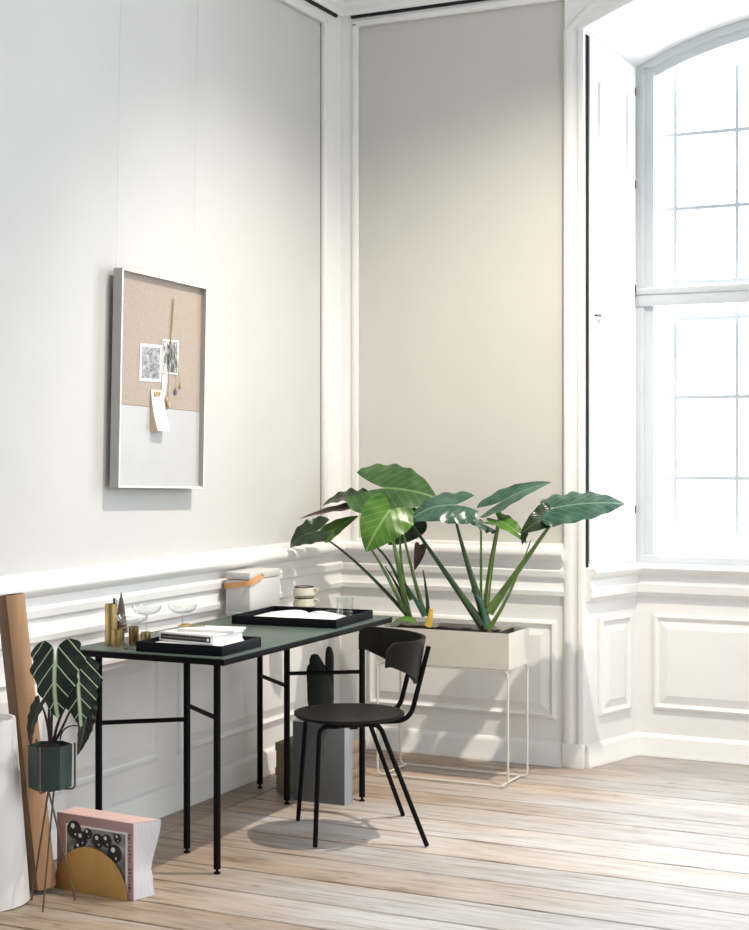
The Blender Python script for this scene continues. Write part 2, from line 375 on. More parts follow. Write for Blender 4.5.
def thing(name, label, cat, loc=(0, 0, 0), rotz=0.0, group=None, rot=None):
    o = bpy.data.objects.new(name, None); COL.objects.link(o)
    o.empty_display_size = .05
    o.location = loc; o.rotation_euler = rot if rot else (0, 0, rotz)
    o['label'] = label; o['category'] = cat
    if group: o['group'] = group
    WORLD[o.name] = Matrix.Translation(Vector(loc)) @ Euler(rot if rot else (0, 0, rotz)).to_matrix().to_4x4()
    return o
def recentre(o, loc):
    """put the origin of a single-mesh thing at its base"""
    o.data.transform(Matrix.Translation(-Vector(loc))); o.location = loc
def tag(o, label, cat, group=None):
    o['label'] = label; o['category'] = cat
    if group: o['group'] = group
    return o
def struct(o): o['kind'] = 'structure'; return o
def dup(root, loc, label, group=None, rotz=None):
    r = root.copy(); COL.objects.link(r); r.location = loc
    if rotz is not None: r.rotation_euler = (0, 0, rotz)
    r['label'] = label
    if group: r['group'] = group
    for ch in list(root.children):
        c = ch.copy(); COL.objects.link(c); c.parent = r
        for g in list(ch.children):
            d = g.copy(); COL.objects.link(d); d.parent = c
    return r
def arc_pts(p0, p1, p2, n=8):
    p0, p1, p2 = Vector(p0), Vector(p1), Vector(p2)
    return [(p0*(1-t)**2 + p1*2*t*(1-t) + p2*t*t) for t in [i/n for i in range(n+1)]]
def rounded(points, r, n=5):
    """polyline with rounded corners"""
    P = [Vector(p) for p in points]; out = [P[0]]
    for a, b, c in zip(P, P[1:], P[2:]):
        d1 = (a-b); d2 = (c-b); q = min(r, d1.length*.45, d2.length*.45)
        out += arc_pts(b + d1.normalized()*q, b, b + d2.normalized()*q, n)
    out.append(P[-1]); return out

# ------------------------------------------------------------------ SETTING
CEIL_Z = 4.2
XR, YF = 5.6, -9.0
# floor boards, running along x, with a border board along the left wall
m = MB(); lay = m.bm.faces.layers.float.new('plank_f')
def plank(x0, x1, y0, y1, val):
    n0 = len(m.bm.faces); m.bm.faces.ensure_lookup_table()
    dz = random.uniform(-.0012, .0)
    m.bbox(x0+.0012, x1-.0012, y0+g/2, y1-g/2, -.03, dz, b=.0022, seg=1)
    m.bm.faces.ensure_lookup_table()
    for f in m.bm.faces[n0:]: f[lay] = val
y = .40; ymarks = [.40, .02, -.209, -.385, -.559, -.735, -.917, -1.145, -1.374, -1.60, -1.824]
while ymarks[-1] > YF: ymarks.append(ymarks[-1] - random.choice((.19, .225, .235, .215)))
for i, (ya, yb) in enumerate(zip(ymarks, ymarks[1:])):
    g = .013 if i % 2 else .006
    x = .18 if ya < .03 else 1.0; jit = random.choice((2.1, 3.4, 6.0, 6.5, 7.0))
    cuts = [x]
    while cuts[-1] < 7: cuts.append(cuts[-1] + (jit if len(cuts) == 1 else random.uniform(5.5, 8.0)))
    for xa, xb in zip(cuts, cuts[1:]): plank(xa, xb, yb, ya, random.random())
g = .006
yy = 0.02
while yy > YF:
    ln = random.uniform(2.6, 3.6); plank(-.05, .176, yy-ln, yy, random.random()); yy -= ln
vals = [f[lay] for f in m.bm.faces]
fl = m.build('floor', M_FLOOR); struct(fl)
at = fl.data.attributes.new('plank', 'FLOAT', 'FACE')
for i, f in enumerate(fl.data.attributes['plank_f'].data): at.data[i].value = f.value
m = MB(); m.box(-.3, 7.5, YF, 1.0, -.09, -.032)
struct(m.build('floor_base', M_DARK, fl))

# window arch geometry
XC = 2.117
def arch_outline(xl, zs, R, zbot, n=26):
    """left jamb up, arch, right jamb down -> list of (x,z)"""
    half = XC - xl; zc = zs - math.sqrt(R*R - half*half); a = math.asin(half / R)
    pts = [(xl, zbot)]
    for i in range(n+1):
        t = -a + 2*a*i/n; pts.append((XC + R*math.sin(t), zc + R*math.cos(t)))
    pts.append((2*XC - xl, zbot)); return pts
FRONT = arch_outline(1.225, 3.278, 2.07, 0)
BACK = arch_outline(1.345, 3.183, 1.72, 0)
YW = .39

# left wall: panel surface in the lit paint copy
m = MB()
m.poly([(0, YF, 0), (0, 0, 0), (0, 0, CEIL_Z), (0, YF, CEIL_Z)])
m.poly([(-.15, YF, 0), (-.15, .15, 0), (-.15, .15, CEIL_Z), (-.15, YF, CEIL_Z)])
struct(m.build('wall_left', M_PANEL_L))
# back wall with the arched opening
m = MB()
for (z0, z1) in ((0, CEIL_Z),):
    m.poly([(0, 0, z0), (1.225, 0, z0), (1.225, 0, z1), (0, 0, z1)])
    m.poly([(2*XC-1.225, 0, z0), (XR+.4, 0, z0), (XR+.4, 0, z1), (2*XC-1.225, 0, z1)])
for a, b in zip(FRONT[1:-1], FRONT[2:-1]):
    m.poly([(a[0], 0, a[1]), (b[0], 0, b[1]), (b[0], 0, CEIL_Z), (a[0], 0, CEIL_Z)])
struct(m.build('wall_back', M_PANEL))
# splayed reveal of the alcove (left side, arch soffit, right side)
m = MB()
for i in range(len(FRONT)-1):
    a, b = FRONT[i], FRONT[i+1]; c, d = BACK[i], BACK[i+1]
    m.poly([(a[0], 0, a[1]), (c[0], YW, c[1]), (d[0], YW, d[1]), (b[0], 0, b[1])])
struct(m.build('wall_alcove', M_TRIM, smooth=True, angle=30))
# window wall: below the sill and around the arch
m = MB()
m.box(1.30, 2*XC-1.30, YW, YW+.12, 0, .887)
struct(m.build('wall_window', M_TRIM))
# ceiling
m = MB(); m.box(-.15, XR+.4, YF, .15, CEIL_Z, CEIL_Z+.1)
struct(m.build('ceiling', M_CEIL))

# dado rail + baseboard, swept along left and back walls
PATH_MAIN = [(0, YF), (0, 0), (1.135, 0)]
m = MB()
m.sweep(PATH_MAIN, [(0,.745),(.012,.75),(.016,.752),(.030,.762),(.033,.782),(.024,.793),(.022,.836),(.036,.846),(.040,.872),(.028,.884),(.028,.914),
                    (.046,.922),(.062,.934),(.067,.952),(.060,.968),(.04,.975),(0,.978)])
struct(m.build('trim_dado', M_TRIM, smooth=True, angle=40))
m = MB()
m.sweep(PATH_MAIN, [(0,0),(.036,0),(.036,.014),(.030,.022),(.030,.088),(.024,.10),(.014,.108),(0,.112)])
struct(m.build('baseboard_main', M_TRIM, smooth=True, angle=40))
# dado field (white boards under the rail)
m = MB()
m.sweep(PATH_MAIN, [(0,.10),(.010,.10),(.010,.75),(0,.75)])
o = struct(m.build('trim_dado_field', M_TRIM))
m = MB()
for y0, y1 in ((-1.43, -.10), (-2.92, -1.57), (-4.4, -3.06), (-5.9, -4.54), (-7.4, -6.04)):
    m.panel((.010, 0, 0), (0, 1, 0), (1, 0, 0), y0, y1, .212, .650)
struct(m.build('trim_panels_left', M_TRIM))
m = MB(); m.panel((0, -.010, 0), (1, 0, 0), (0, -1, 0), .16, 1.095, .207, .650)
struct(m.build('trim_panel_back', M_TRIM))
# wall panel mouldings above the dado
def moulding_rect(m, o, e1, n, a0, a1, z0, z1, lip=.022):
    """picture moulding round a wall panel: raised strip just outside a0..a1, z0..z1"""
    m.panel(o, e1, n, a0-.045, a1+.045, z0-.045, z1+.045, prof=((0,.004),(.0,.018),(.010,.020),(.018,.012),(.026,.012),(.034,.024),(.042,.022),(.045,.0)))
m = MB()
# left wall stile next to the corner, bottom rail and top rail
m.box(0, .014, -.170, 0, .977, 3.430)
m.box(0, .014, YF, 0, 3.430, 3.60)
for (y0, y1, z0, z1) in ((-.195, -.165, .985, 3.43),):
    m.bbox(0, .026, y0, y1, z0, z1, .007)
m.bbox(0, .026, YF, -.165, 3.405, 3.437, .007)
m.bbox(0, .020, YF, -.165, .975, .998, .005)
tl_ = struct(m.build('trim_left', M_TRIM, smooth=True))
m = MB(); m.box(.0004, .0012, -.1985, -.1952, .998, 3.405); struct(m.build('trim_panel_joint', mat('grey_joint', (.22, .215, .20), .8, noise=.1), tl_))
m = MB()
m.box(.0141, .09, -.014, 0, .977, 3.445); m.box(.0141, 1.134, -.014, 0, 3.445, 3.60)
m.bbox(.078, .108, -.026, 0, .982, 3.44, .007)
m.bbox(.078, 1.135, -.026, 0, 3.420, 3.450, .007)
m.bbox(.078, 1.135, -.020, 0, .975, .993, .005)
struct(m.build('trim_back', M_TRIM, smooth=True))
# cornice with a dark groove beneath it
m = MB()
m.sweep([(0, YF), (0, 0), (XR, 0)], [(0,3.476),(.030,3.476),(.032,3.500),(.046,3.512),(.050,3.535),(.066,3.545),(.070,3.565),(.105,3.60),(.14,3.66),(.22,3.74),(.30,3.86),(.34,3.92),(.36,4.0),(.36,CEIL_Z),(0,CEIL_Z)])
struct(m.build('trim_cornice', M_TRIM, smooth=True, angle=25))
m = MB()
m.sweep([(.014, YF), (.014, -.07)], [(0,3.463),(.012,3.463),(.012,3.4755),(0,3.4755)])
m.sweep([(.074, -.014), (1.10, -.014)], [(0,3.463),(.012,3.463),(.012,3.4755),(0,3.4755)])
struct(m.build('trim_groove', M_DARK))
# casing around the arch, with a flat white spandrel board behind it
m = MB()
for a, b in zip(FRONT[1:-1], FRONT[2:-1]):
    m.poly([(a[0], -.020, a[1]), (b[0], -.020, b[1]), (b[0], -.020, 3.60), (a[0], -.020, 3.60)])
for x0, x1 in ((1.136, 1.2255), (2*XC-1.2255, 2*XC-1.136)): m.poly([(x0, -.020, 3.20), (x1, -.020, 3.20), (x1, -.020, 3.60), (x0, -.020, 3.60)])
m.poly([(1.136, -.020, 3.20), (1.136, 0, 3.20), (1.136, 0, 3.60), (1.136, -.020, 3.60)])
struct(m.build('trim_spandrel', M_TRIM))
def ring(m, outl, y, prof):
    P = [Vector((p[0], p[1])) for p in outl]; rows = []
    for i, p in enumerate(P):
        a = P[max(i-1, 0)]; c = P[min(i+1, len(P)-1)]; t = (c-a).normalized(); nrm = Vector((-t.y, t.x))
        if i in (0,): nrm = Vector((-1, 0))
        if i == len(P)-1: nrm = Vector((1, 0))
        rows.append([m.bm.verts.new((p.x + nrm.x*o, y - h, p.y + nrm.y*o)) for o, h in prof])
    for A, B in zip(rows, rows[1:]):
        for k in range(len(prof)-1): m.face([A[k], A[k+1], B[k+1], B[k]])
m = MB()
ring(m, FRONT, 0, ((0,-.01),(0,.026),(.010,.032),(.022,.032),(.026,.022),(.048,.022),(.053,.030),(.066,.036),(.082,.034),(.090,.028),(.090,0)))
struct(m.build('trim_casing', M_TRIM, smooth=True, angle=35))
for k, xx in enumerate((1.180, 2*XC-1.180)):
    m = MB(); m.bbox(xx-.050, xx+.047, -.040, .004, 0, .108, .004)
    struct(m.build('trim_plinth', M_TRIM, smooth=True))
# alcove sill moulding and baseboard
PA = [(1.227, .004), (1.345, YW), (2*XC-1.345, YW), (2*XC-1.227, .004)]
m = MB()
m.sweep(PA, [(0,.735),(.014,.738),(.018,.75),(.03,.758),(.033,.795),(.026,.80),(.026,.835),(.038,.842),(.052,.855),(.058,.87),(.052,.885),(.03,.889),(-.02,.889),(-.02,.735)])
struct(m.build('trim_sill', M_TRIM, smooth=True, angle=40))
m = MB()
m.sweep(PA, [(0,0),(.022,0),(.022,.012),(.016,.02),(.016,.084),(.010,.098),(0,.104)])
struct(m.build('baseboard_alcove', M_TRIM, smooth=True, angle=40))
m = MB(); m.panel((0, YW-.001, 0), (1, 0, 0), (0, -1, 0), 1.425, 2*XC-1.425, .215, .66)
struct(m.build('trim_panel_window', M_TRIM))
m = MB()
e = Vector((.12, .39, 0)).normalized(); nn = Vector((e.y, -e.x, 0))
m.panel(Vector((1.225, 0, 0)) + nn*.001, e, nn, .10, .355, .215, .66)
struct(m.build('trim_panel_alcove', M_TRIM))

# window
win = bpy.data.objects.new('window_1', None); COL.objects.link(win); win.location = (XC, YW, .887); struct(win)
WORLD[win.name] = Matrix.Translation((XC, YW, .887))
BACK2 = arch_outline(1.345, 3.183, 1.72, .885)
m = MB()
def ring_frame(m, outl, y, w, d, chamfer=.006):
    ring(m, outl, y, ((0,-d),(0,0),(-chamfer,chamfer*.5),(-w*.45,chamfer*.5),(-w*.5,-.012),(-w,-.014),(-w,-d)))
ring_frame(m, BACK2, YW-.002, .080, .08)
m.bbox(1.345, 2*XC-1.345, YW-.004, YW+.08, .885, .925, .004)
m.bbox(1.345, 2*XC-1.345, YW-.012, YW+.08, 2.074, 2.135, .006)
m.bbox(1.345, 2*XC-1.345, YW-.02, YW+.07, 2.128, 2.160, .006)
m.bbox(XC-.045, XC+.045, YW-.004, YW+.08, .90, 3.33, .005)
m.build('window_frame', mat('window_frame_paint', (.60, .64, .665), .4, noise=.02), win, smooth=True, world=True)
m = MB()
for x0, x1 in ((1.425, XC-.045), (XC+.045, 2*XC-1.425)):
    m.poly([(x0, YW+.05, .925), (x1, YW+.05, .925), (x1, YW+.05, 2.075), (x0, YW+.05, 2.075)])
    n = 10; P = [(x0, YW+.05, 2.160), (x1, YW+.05, 2.160)]
    zc = 3.183 - math.sqrt(1.72**2 - .772**2)
    for i in range(n+1):
        x = x1 + (x0-x1)*i/n; P.append((x, YW+.05, zc + math.sqrt(1.64**2 - (x-XC)**2)))
    m.poly(P)
m.build('pane', M_PANE, win, world=True)
# outer sash with glazing bars, a hand's breadth outside
m = MB(); YO = YW + .22
for x in (1.475, 1.765, XC-.10, XC+.10, 2*XC-1.765, 2*XC-1.475): m.bbox(x-.009, x+.009, YO-.012, YO+.012, .90, 3.2, .003)
for z in (.93, 1.28, 1.66, 2.03, 2.20, 2.55, 2.90): m.bbox(1.40, 2*XC-1.40, YO-.010, YO+.010, z-.009, z+.009, .003)
M_SASH = mat('outer_sash_paint', (.42, .44, .46), .4, noise=.01)
_nt = M_SASH.node_tree; _b = _nt.nodes['Principled BSDF']; _o = [n for n in _nt.nodes if n.type == 'OUTPUT_MATERIAL'][0]
_t = _nt.nodes.new('ShaderNodeBsdfTranslucent'); _t.inputs['Color'].default_value = (.8, .8, .8, 1)
_m = _nt.nodes.new('ShaderNodeMixShader'); _m.inputs[0].default_value = .02
_nt.links.new(_b.outputs[0], _m.inputs[1]); _nt.links.new(_t.outputs[0], _m.inputs[2]); _nt.links.new(_m.outputs[0], _o.inputs['Surface'])
m.build('outer_sash', M_SASH, win, smooth=True, world=True)
# folding shutter standing in the reveal
m = MB()
def SH(t, out, z): return Vector((1.225, 0, z)) + e*t + nn*out
T0, T1 = .022, .380
ztop = lambda t: 3.262 - .235*t
outl = [(T0, .905), (T1, .905), (T1, ztop(T1)), (T0, ztop(T0))]
A = [m.bm.verts.new(SH(t, .004, z)) for t, z in outl]; B = [m.bm.verts.new(SH(t, .012, z)) for t, z in outl]
m.face(B)
for k in range(4): m.face([A[k], A[(k+1) % 4], B[(k+1) % 4], B[k]])
PP = ((0,0),(.004,.008),(.012,.010),(.02,.0),(.026,-.001),(.055,.007))
m.panel(SH(0, .0122, 0), e, nn, .085, .325, 1.00, 2.05, PP)
m.panel(SH(0, .0122, 0), e, nn, .085, .325, 2.18, 3.06, PP)
shu = m.build('shutter', M_TRIM, win, world=True)
m = MB(); c = SH(.055, .013, 2.012)
m.tube([c, c + nn*.018], .004, 8); m.tube([c + nn*.016 - e*.012, c + nn*.018 + e*.022], .006, 8)
m.build('knob', M_KNOB, shu, smooth=True, world=True)
m = MB()
for z in (1.12, 2.14, 2.62, 3.05): m.tube([SH(T1+.004, .010, z), SH(T1+.004, .010, z+.035)], .005, 8)
m.build('hinge', M_KNOB, shu, smooth=True, world=True)
m = MB()
m.poly([SH(.001, .003, .89), SH(T0, .003, .89), SH(T0, .003, 3.255), SH(.001, .003, 3.26)])
m.build('shutter_gap_shade', M_DARK, win, world=True)  # dark strip painted in for the shade between casing and shutter

# ------------------------------------------------------------------ DESK
TZ = .733
TX0, TX1, TY0, TY1 = .083, .695, -2.228, -.866
TROT = Matrix.Translation((.389, -1.547, 0)) @ Matrix.Rotation(math.radians(1.1), 4, 'Z') @ Matrix.Translation((-.389, 1.547, 0))
desk = thing('desk', 'long desk with thin dark green top on black tube trestles against left wall', 'desk', (.38, -1.55, 0))
m = MB(); m.bbox(TX0, TX1, TY0, TY1, TZ-.0035, TZ, .0012, TROT)
m.build('tabletop', M_LINO, desk, smooth=True, world=True)
m = MB(); m.bbox(TX0, TX1, TY0, TY1, TZ-.024, TZ-.0035, .002, TROT)
m.build('tabletop_edge', M_BLACK, desk, smooth=True, world=True)
LEGS = [(.160, -2.153), (.398, -1.961), (.632, -2.140), (.122, -.971), (.362, -1.172), (.610, -.996)]
for x, y in LEGS:
    m = MB(); m.tube([(x, y, .016), (x, y, TZ-.023)], .0122, 16)
    lg = m.build('leg', M_BLACK, desk, smooth=True, world=True)
    m = MB(); m.lathe([(0, 0), (.011, 0), (.012, .003), (.010, .006), (.005, .007), (.005, .018), (0, .018)], 14, Matrix.Translation((x, y, 0)))
    m.build('foot', M_BLACK, lg, smooth=True, world=True)
for a, b, z in ((0, 1, .469), (1, 2, .519), (3, 4, .471), (4, 5, .521)):
    m = MB(); m.tube([(*LEGS[a], z), (*LEGS[b], z)], .008, 12)
    m.build('crossbar', M_BLACK, desk, smooth=True, world=True)

# ------------------------------------------------------------------ CHAIR
CX, CY = .823, -1.535
CTH = math.radians(-53)
chair = thing('dining_chair', 'black wooden chair with curved backrest pulled up to the desk', 'chair', (CX, CY, 0), CTH)
# seat, dished plywood
m = MB(); NS = 48; rings_t, rings_b = [], []
def seat_pt(k, f):
    a = 2*PI*k/NS; c, s_ = math.cos(a), math.sin(a)
    ex = 2/2.35
    x = .197*math.copysign(abs(c)**ex, c); y = .200*math.copysign(abs(s_)**ex, s_)
    x *= 1 - .10*max(0, y)/.21
    return x*f, y*f
for f in (.0, .35, .6, .8, .92, .98, 1.0):
    dz = -.010*(1-f*f)
    if f == 0:
        rings_t.append([m.bm.verts.new((0, 0, .460+dz))]); rings_b.append([m.bm.verts.new((0, 0, .449+dz))]); continue
    rings_t.append([m.bm.verts.new((*seat_pt(k, f), .460 + dz - (.002 if f == 1 else 0))) for k in range(NS)])
    rings_b.append([m.bm.verts.new((*seat_pt(k, f), .449 + dz + (.002 if f == 1 else 0))) for k in range(NS)])
for R_, flip in ((rings_t, False), (rings_b, True)):
    for A, B in zip(R_, R_[1:]):
        for k in range(NS):
            if len(A) == 1: m.face([A[0], B[k], B[(k+1) % NS]])
            else: m.face([A[k], B[k], B[(k+1) % NS], A[(k+1) % NS]])
for k in range(NS): m.face([rings_t[-1][k], rings_b[-1][k], rings_b[-1][(k+1) % NS], rings_t[-1][(k+1) % NS]])
m.build('seat', M_CHAIR, chair, smooth=True)
# backrest, curved plywood band, deep in the middle and shallow at its ends
m = MB(); NA, NZ = 40, 9; inner, outer = [], []
def back_pt(i, j, th):
    ph = math.radians(-74 + 148*i/NA); u_ = abs(ph)/math.radians(74)
    top = .735 + .006*u_**2 - .030*max(0, (u_-.90)/.10)**2
    hgt = .075 + .105*(1-u_)**0.9
    low = top - hgt + (.018*max(0, (u_-.90)/.10)**2)
    z = low + (top-low)*j/NZ
    r = .226 + .030*(z-.55)/.19 + th
    r2 = r*1.06
    return (r2*math.sin(ph), .014 + r*math.cos(ph), z)
for i in range(NA+1):
    inner.append([m.bm.verts.new(back_pt(i, j, 0)) for j in range(NZ+1)])
    outer.append([m.bm.verts.new(back_pt(i, j, .010)) for j in range(NZ+1)])
for G in (inner, outer):
    for i in range(NA):
        for j in range(NZ): m.face([G[i][j], G[i+1][j], G[i+1][j+1], G[i][j+1]])
for i in range(NA):
    m.face([inner[i][0], inner[i+1][0], outer[i+1][0], outer[i][0]]); m.face([inner[i][NZ], inner[i+1][NZ], outer[i+1][NZ], outer[i][NZ]])
for j in range(NZ):
    m.face([inner[0][j], inner[0][j+1], outer[0][j+1], outer[0][j]]); m.face([inner[NA][j], inner[NA][j+1], outer[NA][j+1], outer[NA][j]])
m.build('backrest', M_CHAIR, chair, smooth=True, angle=50)
# back posts: from under the seat back and up
for s_ in (-1, 1):
    m = MB()
    pts = rounded([(s_*.085, -.02, .437), (s_*.095, .205, .437), (s_*.100, .274, .705)], .055, 8)
    m.tube(pts, .0092, 12); m.build('back_post', M_BLACK, chair, smooth=True)
# legs: feet placed, tops joined by rails under the seat
Minv = origin_of(chair).inverted()
FEET = {'fn': (.776, -1.712), 'rn': (1.129, -1.527), 'rf': (.862, -1.150), 'ff': (.534, -1.395)}
loc = {k: Minv @ Vector((*p, 0)) for k, p in FEET.items()}
for a, b in (('fn', 'rn'), ('ff', 'rf')):
    fa, fb = loc[a], loc[b]; sx_ = 1 if fa.x > 0 else -1
    ta = Vector((sx_*.150, -.135, .437)); tb = Vector((sx_*.130, .085, .437))
    mid = (ta+tb)/2
    m = MB(); m.tube(rounded([fa + ZV*.004, ta, mid], .035, 7), .0088, 12); m.build('leg', M_BLACK, chair, smooth=True)
    m = MB(); m.tube(rounded([fb + ZV*.004, tb, mid], .035, 7), .0088, 12); m.build('leg', M_BLACK, chair, smooth=True)
m = MB()
for y_ in (-.075, .06): m.bbox(-.155, .155, y_-.014, y_+.014, .428, .449, .003)
for x_ in (-.11, .11): m.bbox(x_-.014, x_+.014, -.02, .01, .418, .44, .003)
m.build('seat_frame', M_BLACK, chair, smooth=True)

# ------------------------------------------------------------------ PLANTER
PX0, PX1, PY0, PY1 = .458, 1.070, -.548, -.300
planter = thing('planter_box', 'long light grey metal planter box on a thin wire stand by back wall', 'planter', ((PX0+PX1)/2, (PY0+PY1)/2, 0))
m = MB(); t = .003; z0, z1 = .497, .648
m.box(PX0, PX1, PY0, PY0+t, z0, z1); m.box(PX0, PX1, PY1-t, PY1, z0, z1)
m.box(PX0, PX0+t, PY0+t, PY1-t, z0, z1); m.box(PX1-t, PX1, PY0+t, PY1-t, z0, z1); m.box(PX0+t, PX1-t, PY0+t, PY1-t, z0, z0+t)
m.build('box', M_CREAMMETAL, planter, world=True)
m = MB()
nx, ny = 30, 12
grid = [[m.bm.verts.new((PX0+.004 + (PX1-PX0-.13)*i/nx, PY0+.004 + (PY1-PY0-.008)*j/ny, .628 + random.uniform(-.004, .006))) for j in range(ny+1)] for i in range(nx+1)]
for i in range(nx):
    for j in range(ny): m.face([grid[i][j], grid[i+1][j], grid[i+1][j+1], grid[i][j+1]])
m.build('soil', M_SOIL, planter, smooth=True, world=True)
m = MB()
m.box(PX1-.124, PX1-.004, PY0+.004, PY1-.004, .612, .616)
m.build('inner_shelf', M_CREAMMETAL, planter, world=True)
m = MB(); m.box(PX1-.075, PX1-.069, PY0+.004, PY1-.004, .6165, .644); m.build('divider', M_CHARCOAL, planter, world=True)
q = .006; fx0, fx1, fy0, fy1 = PX0+.004, PX1-.006, PY0+.006, PY1-.006
for yy in (fy0, fy1):
    m = MB(); m.tube(rounded([(fx0, yy, .25), (fx0, yy, .008), (fx1, yy, .008), (fx1, yy, .490), (fx0, yy, .490), (fx0, yy, .25)], .022, 5), .0048, 10)
    m.build('stand_loop', M_CREAMWIRE, planter, smooth=True, world=True)
for xx in (fx0+.03, fx1-.03):
    for zz in (.009, .490):
        m = MB(); m.tube([(xx, fy0, zz), (xx, fy1, zz)], .0048, 10)
        m.build('stand_bar', M_CREAMWIRE, planter, smooth=True, world=True)

# ------------------------------------------------------------------ LEAVES
def leaf(parent, mtl, base, tip, W, N, lobe=.4, bulge=.08, fold=.10, wave=.0, wk=9.0, name='leaf', gap=.12, phase=0.0, pw=1.55, lobew=.5, curl=0.0, scal=.0, sck=20, notch=1.6):
    base, tip = Vector(base), Vector(tip); X = tip - base; Ln = X.length; X.normalize()
    N = Vector(N); N = (N - X*N.dot(X)).normalized(); Y = N.cross(X)
    ns, nt_ = 34, 9
    m = MB(); uvl = m.bm.loops.layers.uv.new('UVMap'); co = {}
    ss = [-lobe + (1+lobe)*(i/ns) for i in range(ns+1)]
    z0i = min(range(ns+1), key=lambda i: abs(ss[i])); ss[z0i] = 0.0
    rows = []
    for side in (1, -1):
        rows_s = []
        for i, s_ in enumerate(ss):
            if s_ >= 0:
                o_ = (max(0, 1 - s_**pw))**.92; i_ = 0.0
            else:
                tt = min(1, -s_/lobe); o_ = lobew + (1-lobew)*math.sqrt(max(0, 1-tt*tt)); i_ = min(o_, gap*.25*min(1, tt*6) + (lobew-gap*.25)*tt**notch)
            row = []
            o_ *= 1 + scal*math.sin(sck*s_ + phase + side)
            for j in range(nt_+1):
                f = i_ + (o_-i_)*j/nt_
                yy = W/2*f
                hgt = 4*bulge*s_*(1-s_)*Ln if s_ >= 0 else 4*bulge*s_*.55*Ln
                hgt += fold*yy - curl*yy*yy/(W/2)
                hgt += wave*W*math.sin(wk*s_*2 + phase + side*.9)*(f)**2
                p = base + X*(s_*Ln) + Y*(side*yy) + N*hgt
                if side == -1 and s_ >= 0 and j == 0: v = rows[0][i][0]
                else: v = m.bm.verts.new(p)
                co[v] = (s_, side*f); row.append(v)
            rows_s.append(row)
        rows.append(rows_s)
    for si, R_ in enumerate(rows):
        for i in range(ns):
            for j in range(nt_):
                q = [R_[i][j], R_[i+1][j], R_[i+1][j+1], R_[i][j+1]]
                if si == 0: q = q[::-1]
                fc = m.face(q)
                if fc:
                    for lp in fc.loops: lp[uvl].uv = co[lp.vert]
    bmesh.ops.remove_doubles(m.bm, verts=m.bm.verts, dist=1e-5)
    return m.build(name, mtl, parent, smooth=True, world=True, uv=True, angle=180)
def stalk(parent, mtl, pts, r0, r1, name='stalk', n=10):
    P = [Vector(p) for p in pts]
    if len(P) == 3: P = arc_pts(P[0], P[1]*2 - (P[0]+P[2])/2, P[2], 10)
    elif len(P) == 2: P = [P[0].lerp(P[1], i/6) for i in range(7)]
    k = len(P)-1
    m = MB(); m.tube(P, [r0 + (r1-r0)*(i/k)**.8 for i in range(k+1)], n)
    return m.build(name, mtl, parent, smooth=True, world=True)

# ---- left elephant ear plant
bl = aty(410, 622, -.42); bl2 = aty(427, 620, -.42)
pl = thing('elephant_ear_plant', 'elephant ear plant with broad drooping leaves at desk end of the planter', 'plant', (bl.x, bl.y, .63))
# broad leaf over the top
leaf(pl, M_LEAF, aty(384, 488, -.50), aty(437, 498, -.44), .33, NV(-.12, .74, .66), lobe=.62, bulge=.06, fold=.02, wave=.018, curl=.10, pw=1.8, scal=.015)
leaf(pl, M_LEAFB, aty(390, 510, -.62), aty(366, 552, -.70), .235, NV(-.2, .30, .94), lobe=.26, bulge=.12, fold=-.05, wave=.02, lobew=.55, curl=.14, pw=1.9)
leaf(pl, M_LEAFT, aty(455, 505, -.52), aty(408, 523, -.58), .20, NV(.10, .76, .64), lobe=.40, bulge=.16, fold=.0, wave=.03, curl=.22)
leaf(pl, M_LEAFD, aty(357, 497, -.46), aty(322, 506, -.52), .14, NV(-.05, .92, .38), lobe=.40, bulge=.10, fold=.1, wave=.06)
leaf(pl, M_LEAFP, aty(354, 507, -.50), aty(299, 519, -.60), .095, NV(0, .95, .30), lobe=.24, bulge=.03, fold=.15, wave=.03)
leaf(pl, M_LEAFB, aty(328, 534, -.55), aty(359, 516, -.50), .105, NV(.15, .80, .58), lobe=.20, bulge=.05, fold=.10, wave=.02)
leaf(pl, M_LEAFD, aty(317, 531, -.62), aty(290, 548, -.62), .13, NV(.25, .62, .74), lobe=.40, bulge=.18, fold=.15, wave=.06)
leaf(pl, M_LEAFD, aty(413, 522, -.40), aty(388, 545, -.36), .14, NV(.1, .30, .95), lobe=.30, bulge=.06, fold=.05, wave=.03)
stalk(pl, M_PETIOLED, [aty(406, 614, -.45), aty(360, 566, -.50), aty(323, 537, -.55)], .0095, .0035)
stalk(pl, M_PETIOLE, [aty(405, 612, -.46), aty(386, 574, -.54), aty(371, 549, -.58)], .010, .0045)
stalk(pl, M_PETIOLED, [aty(408, 606, -.43), aty(392, 567, -.46), aty(374, 545, -.5)], .009, .004)
stalk(pl, M_PETIOLE, [aty(409, 620, -.42), aty(401, 580, -.48), aty(387, 508, -.52)], .019, .005)
stalk(pl, M_PETIOLE, [aty(411, 600, -.43), aty(401, 560, -.44), aty(402, 500, -.46)], .008, .0035)
stalk(pl, M_PETIOLE, [aty(424, 612, -.41), aty(413, 574, -.44), aty(398, 512, -.52)], .012, .004)
stalk(pl, M_PETIOLET, [aty(425, 616, -.45), aty(416, 601, -.45), aty(405, 583, -.44)], .014, .004)
stalk(pl, M_PETIOLED, [aty(428, 616, -.42), aty(427, 597, -.42), aty(423, 570, -.42)], .012, .003)
stalk(pl, M_SHEATH, [aty(404, 600, -.44), aty(396, 584, -.45), aty(385, 566, -.46)], .011, .002, name='dry_sheath')
leaf(pl, M_SHEATH, aty(420, 545, -.43), aty(414, 571, -.44), .055, NV(.2, .1, .97), lobe=.1, bulge=.1, fold=.5, name='dry_sheath')
